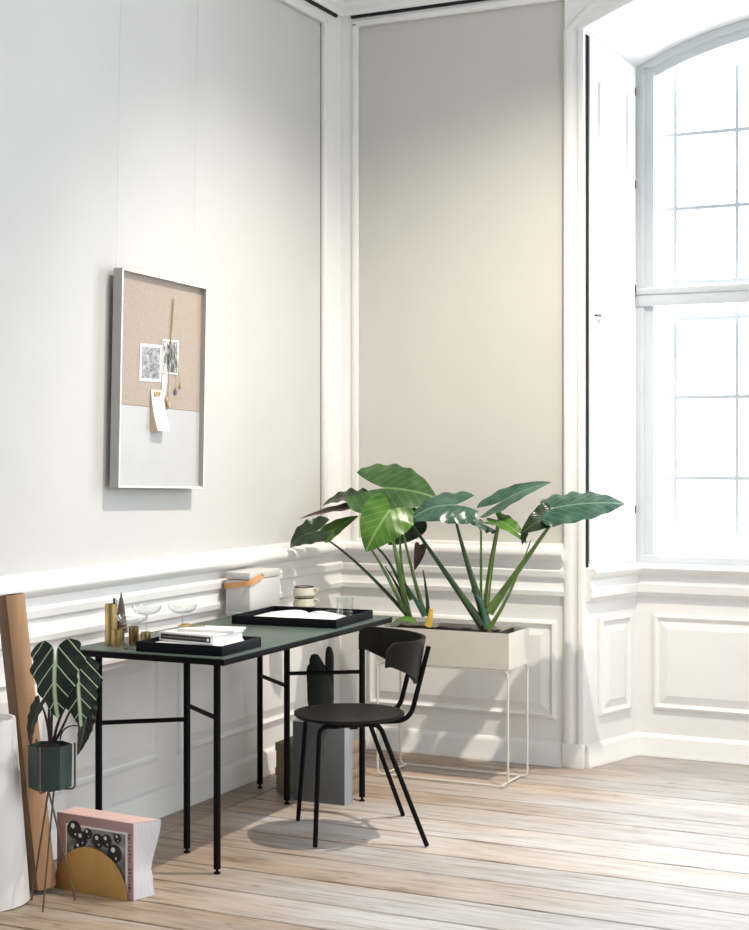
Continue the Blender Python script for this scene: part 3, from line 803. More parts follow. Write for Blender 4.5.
stalk(pl, M_STUMP, [aty(428, 626, -.47), aty(430, 618, -.47), aty(431, 609, -.47)], .017, .009, name='cut_stump')
leaf(pl, M_LEAFB, aty(415, 622, -.50), aty(389, 627, -.53), .05, NV(0, .9, .4), lobe=.05, bulge=.22, fold=.1)
# ---- right elephant ear plant
br = aty(486, 628, -.42)
pr = thing('elephant_ear_plant', 'elephant ear plant with blue-green leaves at window end of the planter', 'plant', (br.x, br.y, .63))
leaf(pr, M_LEAFT, aty(481, 523, -.45), aty(461, 521, -.52), .10, NV(0, .86, .52), lobe=.75, bulge=.10, fold=.0, wave=.06, curl=.2)
leaf(pr, M_LEAFT, aty(501, 502, -.42), aty(552, 482, -.34), .145, NV(-.05, .86, .50), lobe=.46, bulge=.05, fold=.12, wave=.02)
leaf(pr, M_LEAFB, aty(500, 521, -.46), aty(527, 544, -.50), .095, NV(.25, .55, .80), lobe=.32, bulge=.10, fold=.1, wave=.04)
leaf(pr, M_LEAFT, aty(554, 508, -.44), aty(625, 504, -.34), .22, NV(.02, .84, .54), lobe=.20, bulge=.05, fold=.02, wave=.03, wk=12, pw=2.9, curl=.15, scal=.03, sck=26)
leaf(pr, M_LEAFD, aty(550, 514, -.45), aty(520, 534, -.52), .115, NV(-.30, .30, .90), lobe=.15, bulge=.06, fold=.1, wave=.04)
leaf(pr, M_LEAFD, aty(525, 533, -.5), aty(522, 545, -.5), .03, NV(-.2, .1, .97), lobe=.1, bulge=.06, fold=.3)
stalk(pr, M_PETIOLED, [aty(483, 626, -.44), aty(452, 582, -.46), aty(409, 520, -.52)], .022, .0048)
stalk(pr, M_PETIOLED, [aty(487, 624, -.42), aty(470, 572, -.46), aty(456, 522, -.50)], .021, .0055)
stalk(pr, M_PETIOLE, [aty(481, 610, -.41), aty(481, 565, -.42), aty(481, 524, -.45)], .0065, .0045)
stalk(pr, M_PETIOLE, [aty(484, 618, -.41), aty(489, 572, -.42), aty(501, 508, -.42)], .010, .005)
stalk(pr, M_PETIOLE, [aty(487, 622, -.43), aty(492, 570, -.44), aty(500, 523, -.46)], .006, .003)
stalk(pr, M_PETIOLE, [aty(489, 612, -.42), aty(517, 572, -.42), aty(558, 514, -.44)], .022, .0055)
stalk(pr, M_PETIOLE, [aty(488, 629, -.45), aty(508, 596, -.47), aty(531, 540, -.50)], .011, .0025)
stalk(pr, M_PETIOLET, [aty(486, 629, -.44), aty(482, 606, -.45), aty(472, 590, -.45)], .015, .006)
stalk(pr, M_SHEATH, [aty(486, 632, -.42), aty(486, 625, -.42), aty(485, 619, -.42)], .026, .018, name='stem_base')

# ------------------------------------------------------------------ PINBOARD
BR = math.radians(-1.8)     # hangs slightly out of square
by = (-1.858-1.283)/2; bz = 1.672
by -= .024
pin = thing('pinboard', 'tall grey framed pinboard with beige linen top hanging on the left wall', 'pinboard', (.024, by, bz), rot=(BR, 0, 0))
hw, hh, dp = .292, .403, .040
m = MB()
for (y0, y1, z0, z1) in ((-hw, -hw+.007, -hh, hh), (hw-.007, hw, -hh, hh), (-hw+.007, hw-.007, hh-.007, hh), (-hw+.007, hw-.007, -hh, -hh+.007)):
    m.box(0, dp-.002, y0, y1, z0, z1)
fr_ = m.build('frame', M_FRAME, pin)
m = MB()
for (y0, y1, z0, z1) in ((-hw, -hw+.0075, -hh, hh), (hw-.0075, hw, -hh, hh), (-hw+.007, hw-.007, hh-.0075, hh), (-hw+.007, hw-.007, -hh, -hh+.0075)):
    m.box(dp-.002, dp, y0, y1, z0, z1)
m.build('frame_edge', M_FRAMEEDGE, fr_)
split = -.095
m = MB(); m.box(.002, .016, -hw+.007, hw-.007, split, hh-.007); m.build('linen_panel', M_LINEN, pin)
m = MB(); m.box(.002, .0165, -hw+.007, hw-.007, -hh+.007, split-.0015); m.box(.0165, .030, -hw+.007, hw-.007, -hh+.007, -hh+.010); m.build('steel_panel', M_BOARDMETAL, pin)
for yo in (-hw+.012, hw-.045):
    m = MB(); m.tube([(.010, yo, hh), (.004, yo-.003, hh+.02), (.002, yo-.003, 1.85)], .0008, 6); m.build('hanging_wire', M_WIRE, pin)
BF = .024 + .0162    # x of the board face
def onboard(u, v, d=0.0): return atx(u, v, BF + d)
def card(name, label, cat, cs, M1, M2, inset, d=.001, inner=True):
    P = [onboard(u, v, d) for u, v in cs]; c = sum(P, Vector())/4
    t = thing(name, label, cat, tuple(c))
    m = MB(); n = Vector((1, 0, 0))
    A = [m.bm.verts.new(p) for p in P]; B = [m.bm.verts.new(p + n*.0012) for p in P]
    m.face(B); m.face(A[::-1])
    for k in range(4): m.face([A[k], A[(k+1) % 4], B[(k+1) % 4], B[k]])
    m.build('print_border', M1, t, world=True)
    m = MB(); Q = [c + (p-c)*s for p, s in zip(P, inset)]
    m.poly([q + n*.0016 for q in Q]); m.build('picture', M2, t, world=True)
    return t
card('photo_print', 'grey photo print with white border pinned left on the linen board', 'photo',
     [(139.2, 381), (161, 382), (161.7, 345.4), (140, 343)], M_PAPER, M_PHOTO1, (.84, .84, .84, .84))
card('photo_print', 'high-contrast photo print pinned behind the dried sprig', 'photo',
     [(162, 373), (177.5, 375), (178.5, 340.6), (162.3, 339)], M_PAPER, M_PHOTO2, (.9, .9, .9, .9), d=.002)
m = MB(); P = [onboard(u, v, .001) for u, v in ((161.6, 400), (167.5, 400.5), (167.5, 374), (161.8, 374))]
A = [m.bm.verts.new(p) for p in P]; B = [m.bm.verts.new(p + Vector((.0008, 0, 0))) for p in P]
m.face(B); m.face(A[::-1])
for k in range(4): m.face([A[k], A[(k+1) % 4], B[(k+1) % 4], B[k]])
o = m.build('grey_strip', M_GREYSTRIP); recentre(o, sum(P, Vector())/4); tag(o, 'narrow lavender grey strip under the right photo print', 'paper')  # thin lavender grey strip below the right print
# notepad with brass clip, curling away from the board
tp = onboard(156, 392, .002)
pad = thing('note_pad', 'white note pad with a small brass clip hanging on the pinboard', 'notepad', tuple(tp))
m = MB()
y0 = onboard(150.0, 392).y; y1 = onboard(162.2, 392).y; zt = onboard(156, 390).z; zb = onboard(156, 431).z
prof = [(zt - (zt-zb)*i/8, .006 + .030*(i/8)**1.7) for i in range(9)]
A = [[m.bm.verts.new((BF + x, y, z)) for y in (y0, y1)] for z, x in prof]
m2 = MB()
for (a, b) in zip(A, A[1:]): m.face([a[0], a[1], b[1], b[0]])
m.build('top_sheet', M_PAPER, pad, world=True)
for yy in (y0, y1):
    pts = [(BF + x - .0006, yy, z) for z, x in prof] + [(BF + .001, yy, zb), (BF + .001, yy, zt)]
    m2.poly(pts)
m2.poly([(BF+.001, y0, zb), (BF+.001, y1, zb), (BF+.0355, y1, zb), (BF+.0355, y0, zb)])
m2.build('pad_edge', M_PINKPLASTIC, pad, world=True)
m = MB(); c = onboard(157, 394, .008)
for s_ in (-1, 1): m.tube([c + Vector((.002, s_*.010 + .009*math.cos(a), .009*math.sin(a))) for a in [2*PI*k/10 for k in range(10)]], .0022, 6, closed=True)
m.tube([c + Vector((.001, -.016, -.004)), c + Vector((.001, .016, -.004))], .003, 8)
m.build('brass_clip', M_BRASS, pad, smooth=True, world=True)
# dried sprig
sp = [onboard(u, v, .006) for u, v in ((173.8, 299), (172.6, 318), (171, 337), (169.4, 362), (168.6, 384), (166.8, 407))]
spr = thing('dried_flower_sprig', 'long dried flower stem hanging down over the right photo print', 'dried flower', tuple(sp[2]))
m = MB(); m.tube(sp, [.0026, .0024, .002, .0016, .0016, .0016], 8); m.build('stem', M_STRAW, spr, smooth=True, world=True)
for pts in (((171.5, 337), (176, 352), (178.5, 372), (181, 385)), ((171, 340), (174, 360), (175.8, 380), (176, 390)), ((168.6, 384), (167, 396), (164.8, 408)), ((168.2, 392), (169.5, 400), (169.5, 408))):
    P = [onboard(u, v, .007) for u, v in pts]
    m = MB(); m.tube(P, .0009, 6); tw = m.build('side_stem', M_STRAW, spr, smooth=True, world=True)
for (u, v, r, q) in ((181, 386, .010, M_SEED), (176, 391.5, .012, M_LAV), (164.8, 409, .010, M_LAV), (168.5, 404, .012, M_SEED), (166.5, 399, .009, M_SEED)):
    c = onboard(u, v, .008); m = MB()
    m.lathe([(0, r*1.5), (r*.35, r*.9), (r*.55, 0), (r*.35, -r*.9), (0, -r*1.3)], 8, Matrix.Translation(c)); m.build('flower_head', q, spr, smooth=True, world=True)

# ------------------------------------------------------------------ ON THE DESK
def tray(name_label, loc, rz, w, d, h=.034, wt=.008):
    t = thing('tray', name_label, 'tray', loc, rz)
    m = MB(); m.box(-w/2+.002, w/2-.002, -d/2+.002, d/2-.002, 0, .006)
    m.build('tray_base', M_TRAYW, t)
    m = MB()
    m.bbox(-w/2, w/2, -d/2, -d/2+wt, .0, h, .0015); m.bbox(-w/2, w/2, d/2-wt, d/2, .0, h, .0015)
    m.bbox(-w/2, -w/2+wt, -d/2+wt, d/2-wt, .0, h, .0015); m.bbox(w/2-wt, w/2, -d/2+wt, d/2-wt, .0, h, .0015)
    m.build('tray_rim', M_TRAYW, t, smooth=True)
    return t
T1 = tray('small black wooden tray at near desk corner holding a white book', (.505, -2.050, TZ), math.radians(2), .335, .275)
T2 = tray('large black wooden tray at far desk end holding an open magazine', (.430, -1.160, TZ), math.radians(4.5), .445, .385)
zb = TZ + .0065
def sheets(label, loc, rz, w, d, n, th, cat='paper', name='paper_sheets'):
    m = MB()
    for i in range(n):
        M = Matrix.Translation((random.uniform(-.004, .004), random.uniform(-.004, .004), th*i)) @ Matrix.Rotation(random.uniform(-.02, .02), 4, 'Z')
        m.box(-w/2, w/2, -d/2, d/2, 0, th*.92, M)
    o = m.build(name, M_PAPER); o.location = loc; o.rotation_euler = (0, 0, rz); tag(o, label, cat); return o
sheets('loose stack of white sheets under the book in the near tray', (.500, -2.040, zb), math.radians(0), .27, .22, 6, .0026)
zk = zb + .0170
bk = thing('book', 'white hardback book with black spine label lying in the near tray', 'book', (.484, -1.998, zk), math.radians(-7))
m = MB(); m.bbox(-.118, .113, -.080, .082, .003, .028, .001); m.build('page_block', M_PAPER, bk, smooth=True)
m = MB(); m.bbox(-.121, .1165, -.086, .085, .028, .0312, .001); m.bbox(-.121, .1165, -.086, .085, 0, .003, .001); m.bbox(-.121, .1165, -.0866, -.081, 0, .0312, .001)
m.build('cover', M_PAPER, bk, smooth=True)
m = MB(); m.box(-.112, .106, -.0874, -.0864, .0065, .0255); lab = m.build('spine_label', M_INK, bk)
m = MB(); rr = random.Random(3); x = -.104
while x < .080:
    w = rr.choice((.0022, .003, .0036)); m.box(x, x+w, -.0878, -.0873, .0135, .0185); x += w + rr.choice((.0014, .0016, .004))
m.build('spine_lettering', mat('grey_lettering', (.20, .20, .20), .6, noise=.1), lab)
m = MB(); m.lathe([(0, 0), (.0055, 0), (.0055, .0006), (0, .0006)], 14, Matrix.Translation((.096, -.0872, .016)) @ Matrix.Rotation(PI/2, 4, 'X')); m.build('spine_mark', M_PAPER, lab)
o = MB(); o.bbox(-.10, .11, -.055, .060, 0, .009, .001); o = o.build('booklet', M_PAPER, smooth=True); o.location = (.50, -1.972, zk+.0315); o.rotation_euler = (0, 0, math.radians(9))
tag(o, 'thin white booklet lying on top of the white book', 'booklet')
bc = thing('brass_scissors', 'small gold-coloured scissors lying on the white booklet', 'scissors', (.425, -1.975, zk+.041), math.radians(15))
for s_ in (-1, 1):
    m = MB(); m.tube([(-.012, s_*.006, .003), (.050, -s_*.004, .003)], [.0035, .0012], 8)
    m.tube([(-.026 + .015*math.cos(a), s_*.014 + .011*math.sin(a), .0045 + s_*.001) for a in [2*PI*k/12 for k in range(12)]], .0032, 8, closed=True)
    m.build('blade', M_BRASS, bc, smooth=True)
# open magazine
mg = thing('magazine', 'white magazine lying open in the large black tray', 'magazine', (.405, -1.165, zb), math.radians(5))
m = MB()
for s_ in (-1, 1):
    rows = []
    for i in range(11):
        x = s_*(.001 + .172*i/10); z = .012*math.sin(PI*(i/10)**.6) + .010
        rows.append([m.bm.verts.new((x, -.130, z)), m.bm.verts.new((x, .130, z)), m.bm.verts.new((x, .130, .0016)), m.bm.verts.new((x, -.130, .0016))])
    for A, B in zip(rows, rows[1:]):
        for k in range(4): m.face([A[k], B[k], B[(k+1) % 4], A[(k+1) % 4]])
    m.face(rows[0]); m.face(rows[-1])
m.build('pages', M_PAPER, mg, smooth=True, angle=50)
m = MB(); m.box(-.175, .175, -.132, .132, .0, .0015); m.build('cover', M_PAPER, mg)
m = MB()
for i in range(3): m.box(.045, .085 + .02*(i % 2), .060-.012*i, .064-.012*i, .0225, .0228)
m.build('print_line', MATS['grey_lettering'], mg)
cs_ = thing('spectacle_case', 'slim black case lying at the back of the large tray', 'case', (.520, -1.028, zb), math.radians(-4))
m = MB(); m.bbox(-.062, .062, -.018, .018, 0, .013, .004); m.build('case_base', M_CHARCOAL, cs_, smooth=True)
m = MB(); m.bbox(-.062, .062, -.018, .018, .0135, .026, .006); m.build('case_lid', M_CHARCOAL, cs_, smooth=True)
tb = thing('water_tumbler', 'clear water tumbler standing in the back corner of the large tray', 'glass', (.578, -1.085, zb))
m = MB(); m.lathe([(0, 0), (.029, 0), (.031, .004), (.0335, .088), (.0322, .089), (.0295, .010), (0, .010)], 28); m.build('glass_body', M_GLASS, tb, smooth=True)
# stacked cups
cup = [(0, 0), (.040, 0), (.044, .003), (.0505, .012), (.0495, .018), (.0425, .043), (.0405, .043), (.044, .020), (.040, .010), (0, .008)]
cp = thing('coffee_cup', 'cream stoneware cup, lower of two stacked behind the large tray', 'cup', (.205, -.735, TZ), math.radians(5), 'stacked cream cups')
m = MB(); m.lathe(cup, 30); bd_ = m.build('cup_body', M_CERAM, cp, smooth=True)
m = MB(); m.lathe([(.0427, .0430), (.0430, .0462), (.0415, .0470), (.0402, .0455), (.0402, .0430)], 30); m.build('dark_rim', M_CERAMD, cp, smooth=True)
m = MB(); m.tube(arc_pts((.042, .0, .038), (.086, 0, .040), (.047, 0, .012), 10), .0045, 8); m.build('handle', M_CERAM, cp, smooth=True)
dup(cp, (.205, -.735, TZ+.0472), 'cream stoneware cup, upper of two stacked behind the large tray')
# storage box with leather strap
sb = thing('storage_box', 'pale grey lidded storage box with tan leather strap on the desk by the wall', 'box', (.118, -1.02, TZ))
sw, sd, sh = .058, .125, .182
m = MB(); m.bbox(-sw, sw, -sd, sd, 0, .150, .003); m.build('box_body', M_STONEBOX, sb, smooth=True)
m = MB(); m.bbox(-sw-.002, sw+.002, -sd-.002, sd+.002, .152, sh, .004); m.build('lid', M_STONEBOX, sb, smooth=True)
m = MB(); m.bbox(-sw-.0015, sw+.0015, -sd-.0015, sd+.0015, .014, .019, .001); m.build('seam_line', M_FRAMEEDGE, sb, smooth=True)
def strap(path, w, th, upv=Vector((0, 0, 1))):
    m = MB(); P = [Vector(p) for p in path]; rows = []
    for i, p in enumerate(P):
        t = (P[min(i+1, len(P)-1)] - P[max(i-1, 0)]).normalized()
        side = t.cross(upv).normalized(); u_ = side.cross(t).normalized()
        rows.append([m.bm.verts.new(p + u_*a + side*b) for a, b in ((-w/2, 0), (w/2, 0), (w/2, th), (-w/2, th))])
    for A, B in zip(rows, rows[1:]):
        for k in range(4): m.face([A[k], A[(k+1) % 4], B[(k+1) % 4], B[k]])
    m.face(rows[0][::-1]); m.face(rows[-1]); return m
m = strap(rounded([(-sw-.005, -.02, .150), (-sw-.005, -sd-.012, .122), (sw+.006, -sd-.012, .140), (sw+.006, -.035, .165)], .028, 6), .021, .0032)
m.build('strap', M_LEATHER, sb, smooth=True)
for a_, b_ in (((sw-.001, -.038, .166), (sw+.012, -.038, .166)), ((-sw+.001, -.024, .150), (-sw-.012, -.024, .150))):
    m = MB(); m.tube([a_, b_], .004, 10); m.build('rivet', M_BRASS, sb, smooth=True)

# brass pieces and glasses at the near left corner
def holder(label, loc, r, h, wall=.0025, depth=.02, cat='candle holder', name='brass_holder', m_=None):
    t = thing(name, label, cat, loc)
    m = MB(); m.lathe([(0, 0), (r, 0), (r, h), (r-wall, h), (r-wall, h-depth), (0, h-depth)], 32); m.build('holder_body', m_ or M_BRASS, t, smooth=True)
    return t
t = holder('tall slim brass cylinder at the near left desk corner', (.158, -2.078, TZ), .0215, .142, depth=.012)
m = MB(); m.lathe([(0, .128), (.0042, .128), (.0042, .162), (0, .164)], 12, Matrix.Translation((.011, .004, 0))); m.build('black_stick', M_INK, t, smooth=True)
m = MB(); m.lathe([(0, .128), (.002, .128), (.002, .156), (0, .157)], 12, Matrix.Translation((.018, .010, 0))); m.build('thin_pin', M_STEELROD, t, smooth=True)
holder('low brass cup in front of the tall brass cylinder', (.205, -2.108, TZ), .0195, .058, depth=.045, name='brass_cup', cat='candle holder')
M_BRASSD = mat('aged_dark_brass', (.30, .185, .06), .35, 1.0, noise=.3, nscale=20)
holder('dark aged brass cup behind the front coupe glass stem', (.232, -2.046, TZ), .0175, .062, depth=.03, name='brass_cup', m_=M_BRASSD)
holder('small brass cup right of the front coupe glass stem', (.292, -2.060, TZ), .0175, .048, depth=.03, name='brass_cup')
t = thing('pine_cone_ornament', 'slim brown cone ornament standing behind the brass cups', 'ornament', (.150, -2.005, TZ))
m = MB()
m.lathe([(0, 0), (.012, 0), (.012, .03), (.004, .03)], 14); m.build('ornament_foot', M_BRASSD, t, smooth=True)
m = MB(); prof = [(.002, .028)]
for k in range(10):
    f = k/9; r = .021*(1-f)**.8 + .004; z = .034 + .124*f
    prof += [(r*1.05, z), (r*.86, z+.007)]
prof += [(.002, .172), (0, .178)]
m.lathe(prof, 18); m.build('cone', M_CONE, t, smooth=True, angle=20)
GP = [(0, 0), (.031, 0), (.032, .0015), (.012, .004), (.0042, .010), (.0036, .03), (.0036, .076), (.006, .081), (.030, .086), (.048, .096), (.055, .110), (.055, .117),
      (.0538, .1175), (.0535, .110), (.0465, .0975), (.029, .0882), (.0, .084)]
def coupe(label, loc):
    t = thing('coupe_glass', label, 'glass', loc, 0, 'clear coupe glasses on the desk')
    m = MB(); m.lathe([p for p in GP if p[1] <= .082 and GP.index(p) < 8] + [(0, .0815)], 28); m.build('stem', M_GLASS, t, smooth=True)
    m = MB(); m.lathe(GP[7:], 36); m.build('bowl', M_GLASS, t, smooth=True); return t
cg = coupe('clear coupe glass nearest the desk front, beside the brass cups', (.290, -2.140, TZ))
dup(cg, (.168, -1.872, TZ), 'clear coupe glass standing second from left, nearest to the wall')
dup(cg, (.256, -1.772, TZ), 'clear coupe glass farthest right, just behind the white book')

# ------------------------------------------------------------------ UNDER THE DESK
gb = thing('grey_box', 'tall slim dark grey cardboard box standing on the floor behind the chair', 'box', (.465, -1.062, 0), math.radians(1))
m = MB(); m.bbox(-.116, .116, -.038, .038, 0, .318, .002); m.build('box_body', M_GREYBOX, gb, smooth=True)
m = MB(); m.box(.1164, .1172, -.0375, .0375, .0008, .3172); m.build('side_panel', mat('pale_grey_card', (.34, .36, .39), .65, noise=.04), gb)
m = MB(); m.bbox(-.117, .117, -.0385, .0385, .3185, .322, .001); m.build('top_edge', M_FRAMEEDGE, gb, smooth=True)
def lidbox(label, z, w=.315, d=.20, h=.103):
    t = thing('storage_carton', label, 'box', (.372, -.900, z), math.radians(2), 'beige cartons under the desk')
    m = MB(); m.bbox(-w/2, w/2, -d/2, d/2, 0, h-.03, .002); m.build('carton_body', M_BEIGEBOX, t, smooth=True)
    m = MB(); m.bbox(-w/2-.003, w/2+.003, -d/2-.003, d/2+.003, h-.034, h-.001, .002); m.build('lid', M_BEIGEBOX, t, smooth=True)
    return t
lidbox('beige cardboard carton with lid under the desk, lower of two', 0)
lidbox('beige cardboard carton with lid under the desk, upper of two', .103)
# cactus figure on the grey box
def blob(m, pts, rs, n=14, flat=.52, M=Matrix.Identity(4)):
    P = [Vector(p) for p in pts]; k = len(P); ring = []
    for i, p in enumerate(P):
        t = (P[min(i+1, k-1)] - P[max(i-1, 0)]).normalized(); s_ = RV.copy(); s_ = (s_ - t*s_.dot(t)).normalized(); w = t.cross(s_)
        ring.append([m.bm.verts.new(p + s_*math.cos(2*PI*j/n)*rs[i]*(1+.05*math.cos(j*PI)) + w*math.sin(2*PI*j/n)*rs[i]*flat*(1+.05*math.cos(j*PI))) for j in range(n)])
    for A, B in zip(ring, ring[1:]):
        for j in range(n): m.face([A[j], A[(j+1) % n], B[(j+1) % n], B[j]])
    m.face(ring[0][::-1]); m.face(ring[-1])
cb = Vector((.449, -1.044, .322))
ca = thing('cactus_ornament', 'black cactus-shaped ornament standing on the grey box under the desk', 'ornament', tuple(cb))
m = MB()
KS = 1.07
blob(m, [KS*RV*.002 + KS*ZV*.0, KS*RV*-.001 + KS*ZV*.03, KS*RV*-.003 + KS*ZV*.08, KS*RV*-.004 + KS*ZV*.13, KS*RV*-.010 + KS*ZV*.17, KS*RV*-.018 + KS*ZV*.205, KS*RV*-.024 + KS*ZV*.232, KS*RV*-.025 + KS*ZV*.246, KS*RV*-.025 + KS*ZV*.250],
     [.038, .047, .053, .053, .045, .030, .022, .014, .003], 18)
m.build('trunk', M_CACTUS, ca, smooth=True)
m = MB(); blob(m, [KS*RV*.022 + KS*ZV*.09, KS*RV*.028 + KS*ZV*.14, KS*RV*.031 + KS*ZV*.19, KS*RV*.031 + KS*ZV*.225, KS*RV*.031 + KS*ZV*.25, KS*RV*.029 + KS*ZV*.272, KS*RV*.028 + KS*ZV*.278], [.024, .021, .017, .018, .017, .011, .003], 14)
m.build('arm', M_CACTUS, ca, smooth=True)
m = MB(); blob(m, [KS*RV*-.036 + KS*ZV*.12, KS*RV*-.042 + KS*ZV*.16, KS*RV*-.043 + KS*ZV*.19, KS*RV*-.042 + KS*ZV*.206, KS*RV*-.042 + KS*ZV*.210], [.018, .014, .014, .010, .003], 14)
m.build('arm', M_CACTUS, ca, smooth=True)

# ------------------------------------------------------------------ LEFT FOREGROUND
# pink catalogue block
P0, P1, P2 = Vector((.249, -2.497, 0)), Vector((.559, -2.520, 0)), Vector((.610, -2.425, 0))
ex = (P1-P0); bw = ex.length; rzc = math.atan2(ex.y, ex.x)
cat_ = thing('catalogue', 'thick pink catalogue standing upright on the floor by the plant stand', 'book', tuple(P0), rzc)
bh, bth = .243, .085
m = MB(); NR = 12; A = []
for i in range(NR+1):
    z = bh*i/NR; fl_ = .020*math.cos(PI*1.35*(1-i/NR)) * (1 if i > NR*.3 else .6)
    A.append([m.bm.verts.new((.004, .004, z)), m.bm.verts.new((bw-.003, .003, z)), m.bm.verts.new((bw + .006 + fl_*.5, bth*.5, z)), m.bm.verts.new((bw + .022 + fl_, bth, z)), m.bm.verts.new((.004, bth, z))])
for a, b in zip(A, A[1:]):
    for k in range(5): m.face([a[k], a[(k+1) % 5], b[(k+1) % 5], b[k]])
m.face(A[0][::-1]); m.face(A[-1])
m.build('page_block', M_PAGES, cat_, smooth=True, angle=30)
m = MB(); ft = A_top = None
flt = .020*math.cos(0)
m.poly([(.0, .0, bh+.0008), (bw-.003, .002, bh+.0008), (bw+.006+flt*.5, bth*.5, bh+.0012), (bw+.020+flt, bth-.002, bh+.0008), (0, bth, bh+.0008)])
m.build('pink_top', M_PINKTOP, cat_)
m = MB(); m.bbox(0, bw, -.002, .003, 0, bh, .001); m.box(-.002, .003, -.002, bth, 0, bh)
cov = m.build('cover', M_PINK, cat_, smooth=True)
m = MB(); m.box(.035, bw-.022, -.0028, -.0021, .02, bh-.030); m.build('picture_border', M_PAPER, cov)
m = MB(); m.box(.041, bw-.030, -.0034, -.0029, .02, bh-.037); pc = m.build('cover_picture', M_COVERPIC, cov)
M_SPH = mat('grey_orb_print', (.22, .22, .23), .4, noise=.5, nscale=30)
for (x, z, r) in ((.072, .196, .030), (.102, .170, .026), (.128, .190, .018), (.170, .172, .024), (.205, .176, .022), (.238, .140, .030), (.090, .140, .02), (.25, .19, .015)):
    m = MB(); Mx = Matrix.Translation((x, -.0036, z)) @ Matrix.Rotation(PI/2, 4, 'X')
    m.lathe([(0, 0), (r*.98, 0)], 24, Mx)
    for (a, q, rr_) in ((2.2, .35, .28), (5.0, .60, .12)):
        Mh = Matrix.Translation((x + r*q*math.cos(a), -.0040, z + r*q*math.sin(a)+r*.1)) @ Matrix.Rotation(PI/2, 4, 'X')
        nf = len(m.bm.faces); m.lathe([(0, 0), (r*rr_, 0)], 16, Mh); m.bm.faces.ensure_lookup_table()
        for f_ in m.bm.faces[nf:]: f_.material_index = 1
    m.build('printed_orb', (M_INK, M_FRAMEEDGE), cov)
# vertical title, letter-like strokes as far as they can be read
m = MB(); rr = random.Random(5)
def stroke(x0, z0, x1, z1, w=.0028):
    a, b = Vector((x0, -.0032, z0)), Vector((x1, -.0032, z1)); d = (b-a).normalized(); n_ = Vector((-d.z, 0, d.x))*w/2
    m.poly([a-n_, b-n_, b+n_, a+n_])
xb, zc_ = bw-.018, bh-.034
for g_ in ('I', 'L', '-', 'I', '/', 'T', 'I', '/', '.', 'A', 'T', 'I', '/', 'I', 'M', 'I', '.'):
    x0, x1 = xb, xb+.009
    if g_ == 'I': stroke(x0, zc_-.004, x1, zc_-.004)
    elif g_ == 'L': stroke(x0, zc_-.001, x1, zc_-.001); stroke(x0+.001, zc_, x0+.001, zc_-.008)
    elif g_ == '-': stroke(x0+.004, zc_-.001, x0+.004, zc_-.007)
    elif g_ == '/': stroke(x0, zc_, x1, zc_-.007)
    elif g_ == 'T': stroke(x1-.001, zc_, x1-.001, zc_-.008); stroke(x0, zc_-.004, x1, zc_-.004)
    elif g_ == 'A': stroke(x0, zc_, x1, zc_-.004); stroke(x1, zc_-.004, x0, zc_-.008)
    elif g_ == 'M': stroke(x0, zc_, x1, zc_-.001); stroke(x0, zc_-.008, x1, zc_-.007); stroke(x1, zc_-.001, x0+.003, zc_-.004); stroke(x0+.003, zc_-.004, x1, zc_-.007)
    else: stroke(x0, zc_-.003, x0+.003, zc_-.003)
    zc_ -= .0118
m.build('title_lettering', M_INK, cov)
# brass half-disc bookend in front of the catalogue
be = thing('bookend', 'brass half-disc bookend leaning on the front of the pink catalogue', 'bookend', tuple(P0 + ex.normalized()*.142 + Vector((0, -.012, 0))), rzc)
m = MB(); R_ = .150
pts = [(R_*math.cos(a), R_*math.sin(a)*1.0) for a in [PI*i/40 for i in range(41)]]
pts = [(x, z) for x, z in pts]
m.prism(pts, .004, Matrix.Translation((0, .004, 0)) @ Matrix.Rotation(PI/2, 4, 'X'))
m.build('half_disc', M_BRASSP, be, smooth=True, angle=30)
m = MB(); m.bbox(-.06, .06, .0035, .0075, 0, .002, .0005); m.build('foot_plate', M_BRASSP, be, smooth=True)

# kraft paper roll leaning on the wall
def roll(name, label, cat, b, t_, r0, r1, M, Mflap, flap=True, hollow=.5):
    b, t_ = Vector(b), Vector(t_); th = thing(name, label, cat, tuple(b))
    ax = (t_-b).normalized(); L = (t_-b).length
    Q = ax.to_track_quat('Z', 'Y').to_matrix().to_4x4(); X = Matrix.Translation(b) @ Q
    m = MB(); m.lathe([(0, 0), (r0, 0), (r1, L), (r1*.93, L), (r1*.92, L-.02), (r1*hollow, L-.012), (r1*hollow*.95, L-.10), (0, L-.10)], 40, X)
    body = m.build('paper_roll_body', M, th, smooth=True, world=True)
    if flap:
        loc_ = Q.inverted() @ (CAM - b); a0 = math.atan2(loc_.y, loc_.x)
        m = MB(); rows = []
        for i in range(15):
            a = a0 - .25 + (1.9)*i/14; g_ = .010*(1 - i/14)**2 + .0012
            rows.append([m.bm.verts.new(X @ Vector(((r0 + (r1-r0)*f + g_)*math.cos(a), (r0 + (r1-r0)*f + g_)*math.sin(a), .002 + (L-.002)*f))) for f in (0, .5, 1)])
        for A_, B_ in zip(rows, rows[1:]):
            for k in range(2): m.face([A_[k], B_[k], B_[k+1], A_[k+1]])
        m.build('paper_edge', Mflap, th, smooth=True, world=True)
    return th
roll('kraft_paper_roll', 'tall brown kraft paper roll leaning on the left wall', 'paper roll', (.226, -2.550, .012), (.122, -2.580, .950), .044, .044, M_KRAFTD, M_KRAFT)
roll('white_paper_roll', 'wide white paper roll standing at the left edge beside the kraft roll', 'paper roll', (.165, -2.715, .0), (.150, -2.735, .575), .112, .092, M_PAPER, M_PAPER, flap=True, hollow=.6)

